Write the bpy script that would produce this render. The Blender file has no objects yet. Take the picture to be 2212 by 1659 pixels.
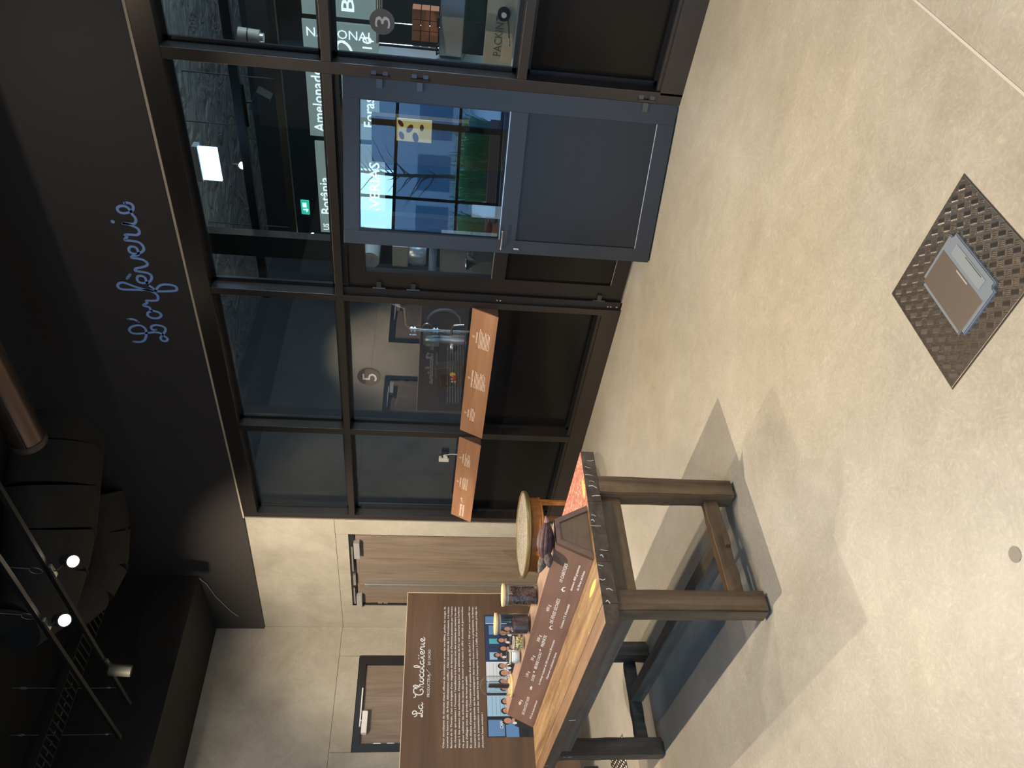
import bpy, bmesh, math, random
from mathutils import Vector, Matrix
random.seed(7)
PI = math.pi
sc = bpy.context.scene
C = sc.collection

# ------------------------------------------------------------------ camera
EYE = Vector((0, 0, 1.6))
pitch, roll, yaw = .1199, .0447, .7931
f = Vector((-math.sin(yaw)*math.cos(pitch), math.cos(yaw)*math.cos(pitch), -math.sin(pitch)))
r0 = f.cross(Vector((0, 0, 1))).normalized(); u0 = r0.cross(f)
rr = math.cos(roll)*r0 + math.sin(roll)*u0
uu = -math.sin(roll)*r0 + math.cos(roll)*u0
cd = bpy.data.cameras.new('camera'); cam = bpy.data.objects.new('camera', cd); C.objects.link(cam)
cd.sensor_fit = 'HORIZONTAL'; cd.sensor_width = 36; cd.lens = 1640*36/2212   # portrait photo stored lying on its side
cd.clip_start = .05; cd.clip_end = 200
X_, Y_, Z_ = -uu, rr, -f
cam.matrix_world = Matrix(((X_.x, Y_.x, Z_.x, EYE.x), (X_.y, Y_.y, Z_.y, EYE.y), (X_.z, Y_.z, Z_.z, EYE.z), (0, 0, 0, 1)))
sc.camera = cam

# ------------------------------------------------------------------ world, lights, exposure
w = bpy.data.worlds.new('sky'); sc.world = w; w.use_nodes = True
bg = w.node_tree.nodes['Background']; bg.inputs[0].default_value = (.29, .585, 1.0, 1); bg.inputs[1].default_value = 9.0
sc.view_settings.view_transform = 'Standard'; sc.view_settings.look = 'None'
sc.view_settings.gamma = 1; sc.view_settings.use_curve_mapping = False
sc.view_settings.exposure = 0.55
sc.cycles.use_denoising = True
sc.cycles.max_bounces = 8; sc.cycles.transparent_max_bounces = 24
sc.cycles.sample_clamp_indirect = 6

def spot(loc, target, power, size=70, blend=.6, col=(1, .80, .56), rad=.02):
    l = bpy.data.lights.new('spot_lamp', 'SPOT'); o = bpy.data.objects.new('spot_lamp', l); C.objects.link(o)
    l.energy = power; l.spot_size = math.radians(size); l.spot_blend = blend; l.color = col; l.shadow_soft_size = rad
    o.location = loc; d = Vector(target) - Vector(loc); o.rotation_euler = d.to_track_quat('-Z', 'Y').to_euler()
    return o
def area(loc, target, sx, sy, power, col):
    l = bpy.data.lights.new('area_lamp', 'AREA'); o = bpy.data.objects.new('area_lamp', l); C.objects.link(o)
    l.shape = 'RECTANGLE'; l.size = sx; l.size_y = sy; l.energy = power; l.color = col
    o.location = loc; d = Vector(target) - Vector(loc); o.rotation_euler = d.to_track_quat('-Z', 'Y').to_euler()
    return o
WARM = (1, .83, .63)
spot((-5.37, 3.16, 4.09), (-2.6, 1.6, .6), 80, 118, .9, WARM, .012)      # the two lit lamps in view
spot((-5.59, 2.80, 4.09), (-2.2, 1.2, .6), 190, 118, .9, WARM, .012)
spot((-3.46, 1.08, 4.12), (-3.0, 2.0, 0), 400, 120, .9, WARM, .012)      # further lamps of the same kind, outside the frame
spot((-2.3, 3.10, 4.12), (-2.5, 3.0, 0), 130, 120, .9, WARM, .012)
spot((-1.2, 2.79, 4.12), (-1.4, 2.2, 0), 120, 110, .9, WARM)
spot((-.1, 3.10, 4.12), (-.8, 2.6, 0), 120, 110, .9, WARM)
spot((-1.0, .2, 4.12), (-1.6, .6, 0), 150, 110, .9, WARM)
spot((-3.0, 3.10, 4.12), (-5.4, 4.1, .8), 150, 70, .9, WARM)
spot((-4.3, 1.08, 4.12), (-6.6, 2.9, 1.0), 340, 80, .9, WARM)       # on the panel
spot((-6.0, 1.60, 4.12), (-8.0, 4.72, 1.9), 640, 66, .8, WARM)      # on the concrete wall and double door
spot((-7.4, 1.6, 4.12), (-9.44, 3.3, 1.8), 80, 90, .9, WARM)
spot((-7.0, -.6, 4.12), (-9.44, -.25, 1.5), 900, 62, 1., WARM)      # wash on the left wall
spot((-2.2, 2.79, 4.15), (-3.6, 4.7, 4.3), 26, 150, 1., WARM)
area((3.6, 7.2, 2.4), (-3.4, 7.0, 2.6), 2.6, 2.2, 330, (.60, .80, 1.0))    # daylight reaching the workshop from its far side
for x_ in (-2.65, .15, 2.2):                                     # daylight through the rear windows
    pl = bpy.data.lights.new('portal', 'AREA'); pl.shape = 'RECTANGLE'; pl.size = 2.6; pl.size_y = 2.9
    po = bpy.data.objects.new('portal', pl); C.objects.link(po); po.location = (x_, -5.55, 1.65)
    po.rotation_euler = (-PI/2, 0, 0); po.rotation_euler = Vector((0, 1, 0)).to_track_quat('-Z', 'Y').to_euler()
    pl.cycles.is_portal = True

# ------------------------------------------------------------------ materials
def mat(name, col=(.5, .5, .5), rough=.5, metal=0., spec=.5, emit=None, es=1., coat=0.):
    m = bpy.data.materials.new(name); m.use_nodes = True
    b = m.node_tree.nodes['Principled BSDF']
    b.inputs['Base Color'].default_value = (*col, 1); b.inputs['Roughness'].default_value = rough
    b.inputs['Metallic'].default_value = metal; b.inputs['Specular IOR Level'].default_value = spec
    b.inputs['Coat Weight'].default_value = coat
    if emit:
        b.inputs['Emission Color'].default_value = (*emit, 1); b.inputs['Emission Strength'].default_value = es
    m.diffuse_color = (*col, 1)
    return m
def N(m, t, **k):
    n = m.node_tree.nodes.new(t)
    for a, v in k.items(): setattr(n, a, v)
    return n
def L(m, a, b): m.node_tree.links.new(a, b)
def noise(m, vec, scale, detail=5, rough=.6, dist=0.):
    n = N(m, 'ShaderNodeTexNoise'); n.inputs['Scale'].default_value = scale; n.inputs['Detail'].default_value = detail
    n.inputs['Roughness'].default_value = rough; n.inputs['Distortion'].default_value = dist
    L(m, vec, n.inputs['Vector']); return n.outputs['Fac']
def ramp(m, fac, stops):
    n = N(m, 'ShaderNodeValToRGB'); e = n.color_ramp.elements
    while len(e) < len(stops): e.new(.5)
    for i, (p, c) in enumerate(stops): e[i].position = p; e[i].color = (*c, 1) if len(c) == 3 else c
    L(m, fac, n.inputs[0]); return n.outputs[0]
def mixc(m, fac, a, b, mode='MIX'):
    n = N(m, 'ShaderNodeMix', data_type='RGBA', blend_type=mode)
    if isinstance(fac, (int, float)): n.inputs[0].default_value = fac
    else: L(m, fac, n.inputs[0])
    for s, v in ((6, a), (7, b)):
        if isinstance(v, tuple): n.inputs[s].default_value = (*v, 1)
        else: L(m, v, n.inputs[s])
    return n.outputs[2]
def mapping(m, scale=(1, 1, 1), rot=(0, 0, 0), coord='Object'):
    t = N(m, 'ShaderNodeTexCoord'); mp = N(m, 'ShaderNodeMapping')
    mp.inputs['Scale'].default_value = scale; mp.inputs['Rotation'].default_value = rot
    L(m, t.outputs[coord], mp.inputs[0]); return mp.outputs[0]
def geo_pos(m, scale=(1, 1, 1)):
    g = N(m, 'ShaderNodeNewGeometry'); mp = N(m, 'ShaderNodeMapping'); mp.inputs['Scale'].default_value = scale
    L(m, g.outputs['Position'], mp.inputs[0]); return mp.outputs[0]
def bump(m, h, strength=.2, dist=.01):
    n = N(m, 'ShaderNodeBump'); n.inputs['Strength'].default_value = strength; n.inputs['Distance'].default_value = dist
    L(m, h, n.inputs['Height']); L(m, n.outputs[0], m.node_tree.nodes['Principled BSDF'].inputs['Normal'])
def B(m): return m.node_tree.nodes['Principled BSDF']

def concrete(name, c0, c1, c2, rough=.45, scale=1.):
    m = mat(name, c1, rough)
    v = geo_pos(m)
    a = noise(m, v, .9*scale, 6, .62, .6); c = noise(m, v, 4.2*scale, 8, .7, 1.6); d = noise(m, v, 60*scale, 3, .6)
    col = ramp(m, a, [(.30, c0), (.52, c1), (.72, c2)])
    col2 = ramp(m, c, [(.35, (.92, .915, .90)), (.55, (1, 1, 1)), (.72, (1.06, 1.055, 1.04))])
    x = mixc(m, 1., col, col2, 'MULTIPLY')
    col3 = ramp(m, d, [(.3, (.94, .94, .94)), (.7, (1.05, 1.05, 1.05))])
    x = mixc(m, 1., x, col3, 'MULTIPLY')
    L(m, x, B(m).inputs['Base Color'])
    bump(m, c, .05, .01)
    return m
def wood(name, dark, mid, light, axis='x', scale=1., rough=.5, contrast=1., coat=0.):
    m = mat(name, mid, rough, coat=coat)
    s = {'x': (.9, 14, 14), 'y': (14, .9, 14), 'z': (14, 14, .9)}[axis]
    v = geo_pos(m, tuple(q*scale for q in s)); v2 = geo_pos(m, tuple(q*scale*.25 for q in s))
    a = noise(m, v, 1.6, 8, .65, .9); b = noise(m, v2, 1.2, 4, .6, 1.5)
    col = ramp(m, a, [(.28, dark), (.5, mid), (.72, light)])
    col2 = ramp(m, b, [(.3, (.78, .76, .74)), (.6, (1.08, 1.06, 1.04))])
    L(m, mixc(m, .8*contrast, col, col2, 'MULTIPLY'), B(m).inputs['Base Color'])
    bump(m, a, .12, .004)
    return m
def glass(name, tint=(.90, .94, .94), rough=0.0, ior=1.5, gcol=(1, 1, 1)):
    m = bpy.data.materials.new(name); m.use_nodes = True; nt = m.node_tree; nt.nodes.clear()
    out = N(m, 'ShaderNodeOutputMaterial'); mx = N(m, 'ShaderNodeMixShader'); tr = N(m, 'ShaderNodeBsdfTransparent'); gl = N(m, 'ShaderNodeBsdfGlossy')
    fr = N(m, 'ShaderNodeFresnel'); g = N(m, 'ShaderNodeNewGeometry'); mp = N(m, 'ShaderNodeMapRange')
    mp.inputs['To Min'].default_value = ior; mp.inputs['To Max'].default_value = 1/ior
    L(m, g.outputs['Backfacing'], mp.inputs['Value']); L(m, mp.outputs[0], fr.inputs['IOR'])
    tr.inputs[0].default_value = (*tint, 1); gl.inputs['Roughness'].default_value = rough; gl.inputs[0].default_value = (*gcol, 1)
    L(m, fr.outputs[0], mx.inputs[0]); L(m, tr.outputs[0], mx.inputs[1]); L(m, gl.outputs[0], mx.inputs[2]); L(m, mx.outputs[0], out.inputs[0])
    return m

MF = concrete('polished_concrete', (.345, .315, .26), (.40, .37, .315), (.45, .425, .375), .38)
# trowel swirls and fine pale scratches in the floor
def floor_extra(m):
    b = B(m); v = geo_pos(m)
    wv = N(m, 'ShaderNodeTexWave', wave_type='RINGS'); wv.inputs['Scale'].default_value = 1.3; wv.inputs['Distortion'].default_value = 26
    wv.inputs['Detail'].default_value = 3; wv.inputs['Detail Scale'].default_value = .7; L(m, v, wv.inputs['Vector'])
    n2 = noise(m, v, 11, 9, .82, 6.)
    f1 = ramp(m, wv.outputs['Fac'], [(.0, (.985, .985, .985)), (.9, (1.0, 1.0, 1.0)), (1.0, (1.02, 1.02, 1.015))])
    f2 = ramp(m, n2, [(.40, (.92, .92, .92)), (.53, (1, 1, 1)), (.60, (1.13, 1.13, 1.11)), (.66, (1.22, 1.22, 1.20))])
    src = b.inputs['Base Color'].links[0].from_socket
    x = mixc(m, 1., src, f1, 'MULTIPLY'); x = mixc(m, 1., x, f2, 'MULTIPLY')
    # cooler / greyer large patches
    n3 = noise(m, v, .55, 3, .5, .3)
    f3 = ramp(m, n3, [(.38, (1.02, .99, .94)), (.62, (.97, 1.0, 1.03))])
    x = mixc(m, 1., x, f3, 'MULTIPLY')
    L(m, x, b.inputs['Base Color'])
    rg = N(m, 'ShaderNodeMapRange'); rg.inputs['To Min'].default_value = .30; rg.inputs['To Max'].default_value = .5
    L(m, n2, rg.inputs['Value']); L(m, rg.outputs[0], b.inputs['Roughness'])
floor_extra(MF)
MW = concrete('cast_concrete_wall', (.31, .285, .235), (.40, .375, .315), (.47, .445, .38), .75)
MBLACK = mat('matt_black_paint', (.010, .0095, .009), .75)
MCEIL = mat('black_ceiling', (.007, .007, .007), .95)
MFR = mat('bronze_black_steel', (.075, .067, .062), .33, .75)
MREV = mat('dark_reveal', (.012, .013, .015), .35)
MPAN = mat('black_sheet_panel', (.007, .0065, .006), .2, 0, .28)
MLEAF = mat('slate_lacquer', (.023, .027, .033), .34, 0, .5)
MALU = mat('brushed_aluminium', (.62, .61, .59), .3, .9)
MGLASS = glass('window_glass', (.93, .955, .95), 0., 1.7)
MJAR = glass('jar_glass', (.965, .975, .97), 0.0, 1.42)
MWHITE = mat('white_print', (.86, .85, .83), .6)
MCREAM = mat('cream_print', (.85, .76, .62), .6)
MBLUE = mat('blue_lettering', (.24, .42, .85), .5)
MBLKPL = mat('black_plastic', (.015, .015, .016), .4)
MWHPL = mat('white_plastic', (.75, .74, .72), .4)
MGRPL = mat('grey_plastic', (.33, .33, .33), .4)
MSTEEL = mat('stainless_steel', (.56, .57, .57), .22, 1.)
MSTEEL2 = mat('satin_stainless', (.50, .51, .51), .42, .9)
MRED = mat('red_plastic', (.75, .04, .02), .4); MYEL = mat('yellow_plastic', (.85, .58, .04), .4); MORG = mat('orange_plastic', (.9, .4, .05), .4)
MBEIGE = mat('beige_strip', (.50, .43, .32), .6)

# ------------------------------------------------------------------ mesh helpers
class MB:
    def __init__(s): s.v = []; s.f = []; s.m = []; s.cur = 0
    def add(s, vs, fs):
        o = len(s.v); s.v += [tuple(v) for v in vs]; s.f += [tuple(i+o for i in q) for q in fs]; s.m += [s.cur]*len(fs); return s
    def box(s, x0, x1, y0, y1, z0, z1, c=0.):
        if x0 > x1: x0, x1 = x1, x0
        if y0 > y1: y0, y1 = y1, y0
        if z0 > z1: z0, z1 = z1, z0
        if c <= 0:
            return s.add([(x, y, z) for x in (x0, x1) for y in (y0, y1) for z in (z0, z1)],
                [(0, 1, 3, 2), (4, 6, 7, 5), (0, 4, 5, 1), (2, 3, 7, 6), (0, 2, 6, 4), (1, 5, 7, 3)])
        bm = bmesh.new(); bmesh.ops.create_cube(bm, size=1)
        for v in bm.verts: v.co = ((x0+x1)/2+v.co.x*(x1-x0), (y0+y1)/2+v.co.y*(y1-y0), (z0+z1)/2+v.co.z*(z1-z0))
        bmesh.ops.bevel(bm, geom=list(bm.edges), offset=c, segments=2, affect='EDGES', profile=.6)
        return s.bm(bm)
    def bm(s, bm):
        bm.verts.index_update(); s.add([v.co[:] for v in bm.verts], [[v.index for v in q.verts] for q in bm.faces]); bm.free(); return s
    def prism(s, prof, a, b, axis='x'):     # prof: 2D points, extruded from a to b along axis
        n = len(prof)
        def P(t, q): return {'x': (t, q[0], q[1]), 'y': (q[0], t, q[1]), 'z': (q[0], q[1], t)}[axis]
        vs = [P(a, q) for q in prof]+[P(b, q) for q in prof]
        fs = [tuple(range(n-1, -1, -1)), tuple(range(n, 2*n))]+[(i, (i+1) % n, n+(i+1) % n, n+i) for i in range(n)]
        return s.add(vs, fs)
    def tube(s, pts, r, n=8, caps=True):
        pts = [Vector(p) for p in pts]; R = r if isinstance(r, (list, tuple)) else [r]*len(pts)
        vs = []; fs = []; pn = None
        for i, p in enumerate(pts):
            d = (pts[min(i+1, len(pts)-1)]-pts[max(i-1, 0)]).normalized()
            if pn is None: a = Vector((0, 0, 1)) if abs(d.z) < .9 else Vector((1, 0, 0)); pn = (a-d*a.dot(d)).normalized()
            else: pn = (pn-d*pn.dot(d)).normalized()
            q = d.cross(pn)
            vs += [p+(pn*math.cos(2*PI*k/n)+q*math.sin(2*PI*k/n))*R[i] for k in range(n)]
        for i in range(len(pts)-1):
            fs += [(i*n+k, i*n+(k+1) % n, (i+1)*n+(k+1) % n, (i+1)*n+k) for k in range(n)]
        if caps: fs += [tuple(range(n-1, -1, -1)), tuple((len(pts)-1)*n+k for k in range(n))]
        return s.add(vs, fs)
    def lathe(s, prof, cx, cy, n=32, close=False):   # prof: (r, z)
        vs = [(cx+r*math.cos(2*PI*k/n), cy+r*math.sin(2*PI*k/n), z) for r, z in prof for k in range(n)]
        m = len(prof); fs = []
        for i in range(m-1 if not close else m):
            j = (i+1) % m
            fs += [(i*n+k, i*n+(k+1) % n, j*n+(k+1) % n, j*n+k) for k in range(n)]
        return s.add(vs, fs)
    def disc(s, c, r, ax='y', n=32, sx=1.):
        vs = []
        for k in range(n):
            a = 2*PI*k/n; u, v = r*math.cos(a)*sx, r*math.sin(a)
            vs.append({'y': (c[0]+u, c[1], c[2]+v), 'x': (c[0], c[1]+u, c[2]+v), 'z': (c[0]+u, c[1]+v, c[2])}[ax])
        return s.add(vs, [tuple(range(n))])
    def ell(s, c, rx, ry, rz, M=None, nu=10, nv=7):
        vs = []; fs = []
        for j in range(nv+1):
            t = PI*j/nv
            for k in range(nu):
                a = 2*PI*k/nu; p = Vector((rx*math.sin(t)*math.cos(a), ry*math.sin(t)*math.sin(a), rz*math.cos(t)))
                if M is not None: p = M @ p
                vs.append((c[0]+p.x, c[1]+p.y, c[2]+p.z))
        for j in range(nv): fs += [(j*nu+k, j*nu+(k+1) % nu, (j+1)*nu+(k+1) % nu, (j+1)*nu+k) for k in range(nu)]
        return s.add(vs, fs)
def obj(name, mb, mats, parent=None, loc=(0, 0, 0), smooth=False, world=True):
    """world=True: vertices are world coordinates, shifted by the parent's location"""
    me = bpy.data.meshes.new(name)
    off = Vector((0, 0, 0)); p = parent
    while p is not None and world: off += p.location; p = p.parent
    me.from_pydata([tuple(Vector(v)-off-Vector(loc)) for v in mb.v], [], mb.f); me.update()
    bm = bmesh.new(); bm.from_mesh(me)
    bmesh.ops.recalc_face_normals(bm, faces=bm.faces) if len(mb.f) > 2 else None
    bm.to_mesh(me); bm.free()
    if not isinstance(mats, (list, tuple)): mats = [mats]
    for m in mats: me.materials.append(m)
    if len(mats) > 1: me.polygons.foreach_set('material_index', mb.m)
    if smooth: me.polygons.foreach_set('use_smooth', [True]*len(me.polygons)); 
    if smooth and hasattr(me, 'set_sharp_from_angle'): me.set_sharp_from_angle(angle=math.radians(40))
    o = bpy.data.objects.new(name, me); C.objects.link(o); o.parent = parent; o.location = loc
    return o
def tag(o, label=None, cat=None, group=None, kind=None):
    if label: o['label'] = label
    if cat: o['category'] = cat
    if group: o['group'] = group
    if kind: o['kind'] = kind
    return o
def thing(name, label, cat, loc=(0, 0, 0), rz=0., group=None, kind=None):
    o = bpy.data.objects.new(name, None); C.objects.link(o); o.location = loc; o.rotation_euler = (0, 0, rz); o.empty_display_size = .1
    return tag(o, label, cat, group, kind)
def structure(name, parent=None, loc=(0, 0, 0)):
    o = bpy.data.objects.new(name, None); C.objects.link(o); o.location = loc; o['kind'] = 'structure'; return o
def dup(o, loc=None, parent=None, rz=None):
    c = o.copy(); C.objects.link(c)
    if parent is not None: c.parent = parent
    if loc is not None: c.location = loc
    if rz is not None: c.rotation_euler = (0, 0, rz)
    for ch in list(o.children): dup(ch, None, c)
    return c
# flat lettering: list of (string, x, y, width, height) in a plane; origin O, right R, up U
def text_mb(items, O, R, U, off=.0006):
    O = Vector(O); R = Vector(R).normalized(); U = Vector(U).normalized(); Nn = R.cross(U)
    mb = MB()
    for it in items:
        s, x, y, wd, ht = it[:5]; bold = it[5] if len(it) > 5 else 0.; sh = it[6] if len(it) > 6 else 0.
        cu = bpy.data.curves.new('t', 'FONT'); cu.body = s; cu.size = 1; cu.offset = bold; cu.shear = sh; cu.resolution_u = 2
        o = bpy.data.objects.new('t', cu); C.objects.link(o)
        me = bpy.data.meshes.new_from_object(o)
        vs = [v.co.copy() for v in me.vertices]
        if vs:
            x0 = min(v.x for v in vs); x1 = max(v.x for v in vs)
            kx = wd/max(x1-x0, 1e-4); ky = ht/.73
            mb.add([O+R*(x+(v.x-x0)*kx)+U*(y+v.y*ky)+Nn*off for v in vs], [tuple(p.vertices) for p in me.polygons])
        bpy.data.objects.remove(o); bpy.data.curves.remove(cu); bpy.data.meshes.remove(me)
    return mb
def smooth_path(p, k=6):
    out = []
    for i in range(len(p)-1):
        a = p[max(i-1, 0)]; b = p[i]; c = p[i+1]; d = p[min(i+2, len(p)-1)]
        for j in range(k):
            t = j/k
            out.append(tuple(.5*(2*b[q]+(c[q]-a[q])*t+(2*a[q]-5*b[q]+4*c[q]-d[q])*t*t+(3*b[q]-a[q]-3*c[q]+d[q])*t**3) for q in (0, 1)))
    out.append(tuple(p[-1])); return out
def ribbon(mb, path, w, P):     # flat stroke of width w; P maps (x,y) -> 3D
    n = len(path); L_ = []
    for i in range(n):
        a = path[max(i-1, 0)]; b = path[min(i+1, n-1)]
        dx, dy = b[0]-a[0], b[1]-a[1]; l = math.hypot(dx, dy) or 1; L_.append((-dy/l*w/2, dx/l*w/2))
    vs = []
    for (x, y), (nx, ny) in zip(path, L_): vs += [P(x+nx, y+ny), P(x-nx, y-ny)]
    mb.add(vs, [(2*i, 2*i+1, 2*i+3, 2*i+2) for i in range(n-1)])
    for q in (0, n-1):
        c = path[q]; mb.add([P(c[0]+w/2*math.cos(2*PI*k/10), c[1]+w/2*math.sin(2*PI*k/10)) for k in range(10)], [tuple(range(10))])

# ================================================================== SETTING
fl = obj('floor', MB().box(-14, 6, -6.5, 12, -.2, 0), MF); fl['kind'] = 'structure'
MJOINT = mat('pale_joint', (.52, .49, .44), .6)
obj('joint', MB().box(-.756, -.748, -5.4, 4.68, -.01, .0015), MJOINT, fl)
MJD = mat('dark_joint', (.05, .045, .04), .8)
obj('stain', MB().disc((-1.6, 1.02, .0012), .022, 'z', 20), mat('dark_stain', (.20, .185, .16), .5), fl)
ce = obj('ceiling', MB().box(-14, 6, -6, 4.9, 5.2, 5.4), MCEIL); ce['kind'] = 'structure'
cew = obj('ceiling', MB().box(-10, 6, 4.9, 9.4, 3.85, 4.0), mat('foil_insulation', (.42, .43, .44), .42, .75)); cew['kind'] = 'structure'
m = cew.data.materials[0]; v = geo_pos(m, (1.1, 1.6, 1)); bump(m, noise(m, v, 2.2, 4, .55, 1.2), .9, .12)

def panelled(name, axis, plane, thick, rects, mt, back=True):
    """wall of cast panels: each its own slab with an open joint"""
    s_ = structure(name)
    g = .0022
    for (a0, a1, z0, z1) in rects:
        mb = MB()
        if axis == 'y': mb.box(a0+g, a1-g, plane, plane+thick, z0+g if z0 > 0 else z0, z1-g)
        else: mb.box(plane-thick, plane, a0+g, a1-g, z0+g if z0 > 0 else z0, z1-g)
        obj('panel', mb, mt, s_)
    return s_
# wall at the back left, in line with the glazing (double door opening x -8.88..-7.28)
wb = panelled('wall_back', 'y', 4.73, .16, [(-9.6, -8.61, 2.455, 3.9), (-8.61, -6.96, 2.455, 3.9), (-9.6, -8.885, 0, 2.455), (-7.275, -6.96, 0, 2.455), (-8.885, -7.275, 2.315, 2.455)], MW)
obj('backing', MB().box(-9.6, -6.9, 4.87, 4.9, 2.32, 5.2).box(-9.6, -8.9, 4.87, 4.9, 0, 5.2), MJD, wb)
# left wall; door openings
ops = [(3.178, 4.337), (.29, 1.45), (-1.92, -.566)]
rects = []
ys = [4.73, 2.75, .9, -1.0, -2.9, -4.6, -6.2]
for a, b in zip(ys[1:], ys[:-1]): rects.append((a, b, 2.465, 4.04))
lo = [(4.337, 4.73)]+[(1.45, 2.4), (2.4, 3.178), (-.566, .29), (-3.6, -1.92), (-6.2, -3.6)]
rects += [(a, b, 0, 2.465) for a, b in lo]+[(a, b, 2.21, 2.465) for a, b in ops]
wl = panelled('wall_left', 'x', -9.44, .16, rects, MW)
obj('backing', MB().box(-9.7, -9.61, -6.2, 4.9, 0, 5.2), MJD, wl)
# dark upper wall carrying the painted name
MFAS = mat('charcoal_plaster', (.040, .037, .037), .55)
v = geo_pos(MFAS); bump(MFAS, noise(MFAS, v, 240, 3, .6), .25, .002)
wu = obj('wall_upper', MB().add([(-9.44, 4.70, 3.445), (-6.95, 4.70, 3.385), (6, 4.70, 3.385), (6, 4.70, 5.2), (-9.44, 4.70, 5.2), (-9.44, 4.9, 3.445), (-6.95, 4.9, 3.385), (6, 4.9, 3.385), (6, 4.9, 5.2), (-9.44, 4.9, 5.2)],
    [(0, 1, 2, 3, 4), (9, 8, 7, 6, 5), (0, 5, 6, 1), (1, 6, 7, 2), (2, 7, 8, 3), (3, 8, 9, 4), (4, 9, 5, 0)]), MFAS); wu['kind'] = 'structure'
st = obj('trim_1', MB().box(-6.95, 6, 4.693, 4.70, 3.371, 3.386), MBEIGE); st['kind'] = 'structure'
bmm = obj('trim_2', MB().box(-9.44, -8.15, -6.2, 4.699, 4.04, 5.2), MBLACK); bmm['kind'] = 'structure'
al = obj('trim_3', MB().box(-6.958, -6.905, 4.705, 4.90, 0, 3.385, .004), mat('grey_metal_trim', (.20, .19, .18), .4, .4)); al['kind'] = 'structure'
wr = obj('wall_right', MB().box(6, 6.2, -6.2, 12, 0, 5.4), MW); wr['kind'] = 'structure'

# rear wall behind the camera with tall windows, seen in reflections
wre = structure('wall_rear')
mb = MB().box(-9.6, 6.2, -6.0, -5.7, 3.15, 5.4).box(-9.6, 6.2, -6.0, -5.7, 0, .2).box(-9.6, -4.05, -6.0, -5.7, .2, 3.15).box(3.6, 6.2, -6.0, -5.7, .2, 3.15)
obj('shell', mb, MW, wre)
for i, x_ in enumerate((-2.65, .15, 2.2)):
    wn = structure('window_%d' % (i+20))
    fr = MB()
    for a in (-1.4, -.03, 1.34): fr.box(x_+a, x_+a+.06, -5.9, -5.8, .2, 3.15)
    for z in (.2, 1.02, 2.25, 3.09): fr.box(x_-1.4, x_+1.4, -5.9, -5.8, z, z+.06)
    obj('window_frame', fr, MFR, wn)

# ------------------------------------------------------------------ steel and glass partition
front, back = 4.70, 4.86
fr = structure('trim_4')
def part(name, mb, m=MFR, p=fr, **k): return obj(name, mb, m, p, **k)
part('header', MB().box(-6.93, 6, front, back, 3.232, 3.371, .003))
part('base_rail', MB().box(-6.93, -3.925, front, back, 0, .150, .003).box(-2.06, 6, front, back, 0, .150, .003))
part('base_bead', MB().box(-6.9, -3.925, front+.02, front+.05, .150, .172).box(-2.04, 6, front+.02, front+.05, .150, .172), MALU if False else MFR)
for a, b in ((-2.115, -2.04), (-3.927, -3.868), (-5.545, -5.470), (-6.93, -6.862), (-.40, -.33), (1.3, 1.37), (3.0, 3.07)):
    part('mullion', MB().box(a, b, front, back, .150 if a != -2.115 and a != -3.927 else 0, 3.232, .003))
xs = [(-6.862, -5.545), (-5.470, -3.927), (-3.868, -2.115), (-2.04, -.40), (-.33, 1.3), (1.37, 3.0)]
for a, b in xs:
    part('transom', MB().box(a, b, front, back, 2.229, 2.289, .003))
    if (a, b) != (-3.868, -2.115): part('rail', MB().box(a, b, front, back, 1.023, 1.081, .003))
wi = 1
GY = 4.822
for a, b in xs:
    cells = [(2.289, 3.232, 'g')]
    if (a, b) != (-3.868, -2.115): cells += [(1.081, 2.229, 'g'), (.150, 1.023, 'p')]
    for z0, z1, kd in cells:
        wn = structure('window_%d' % wi); wi += 1
        e = .05
        s_ = MB()
        for (p, q, z, t) in ((a, a+.028, z0, z1), (b-.028, b, z0, z1), (a, b, z0, z0+.028), (a, b, z1-.028, z1)):
            s_.box(p, q, GY-.022, GY-.002, z, t)
        obj('glazing_bead', s_, MREV, wn)
        if kd == 'g': obj('pane', MB().box(a+.004, b-.004, GY, GY+.008, z0+.004, z1-.004), MGLASS, wn)
        else: obj('solid_panel', MB().box(a+.004, b-.004, GY, GY+.03, z0+.004, z1-.004), MPAN, wn)
# number discs stuck on the panes
MDISC = mat('smoked_vinyl', (.05, .06, .075), .5)
MDISC2 = mat('taupe_vinyl', (.20, .18, .15), .5)
for (cx, cz, r, t, m1, m2, nm) in ((-1.818, 1.928, .076, '3', MDISC, mat('grey_print', (.35, .38, .42), .6), 'dark round sticker with the number 3 on the glass beside the open door'), (-4.888, 2.056, .104, '5', MDISC2, MWHITE, 'taupe round sticker with a white number 5 on the glass above the sloping shelf')):
    t_ = thing('number_sticker', nm, 'sticker', (cx, GY-.002, cz))
    obj('disc', MB().disc((cx, GY-.002, cz), r, 'y', 40), m1, t_)
    obj('numeral', text_mb([(t, -.034*r/.076, -.048*r/.076, .068*r/.076, .096*r/.076)], (cx, GY-.0035, cz), (1, 0, 0), (0, 0, 1)), m2, t_)
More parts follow.
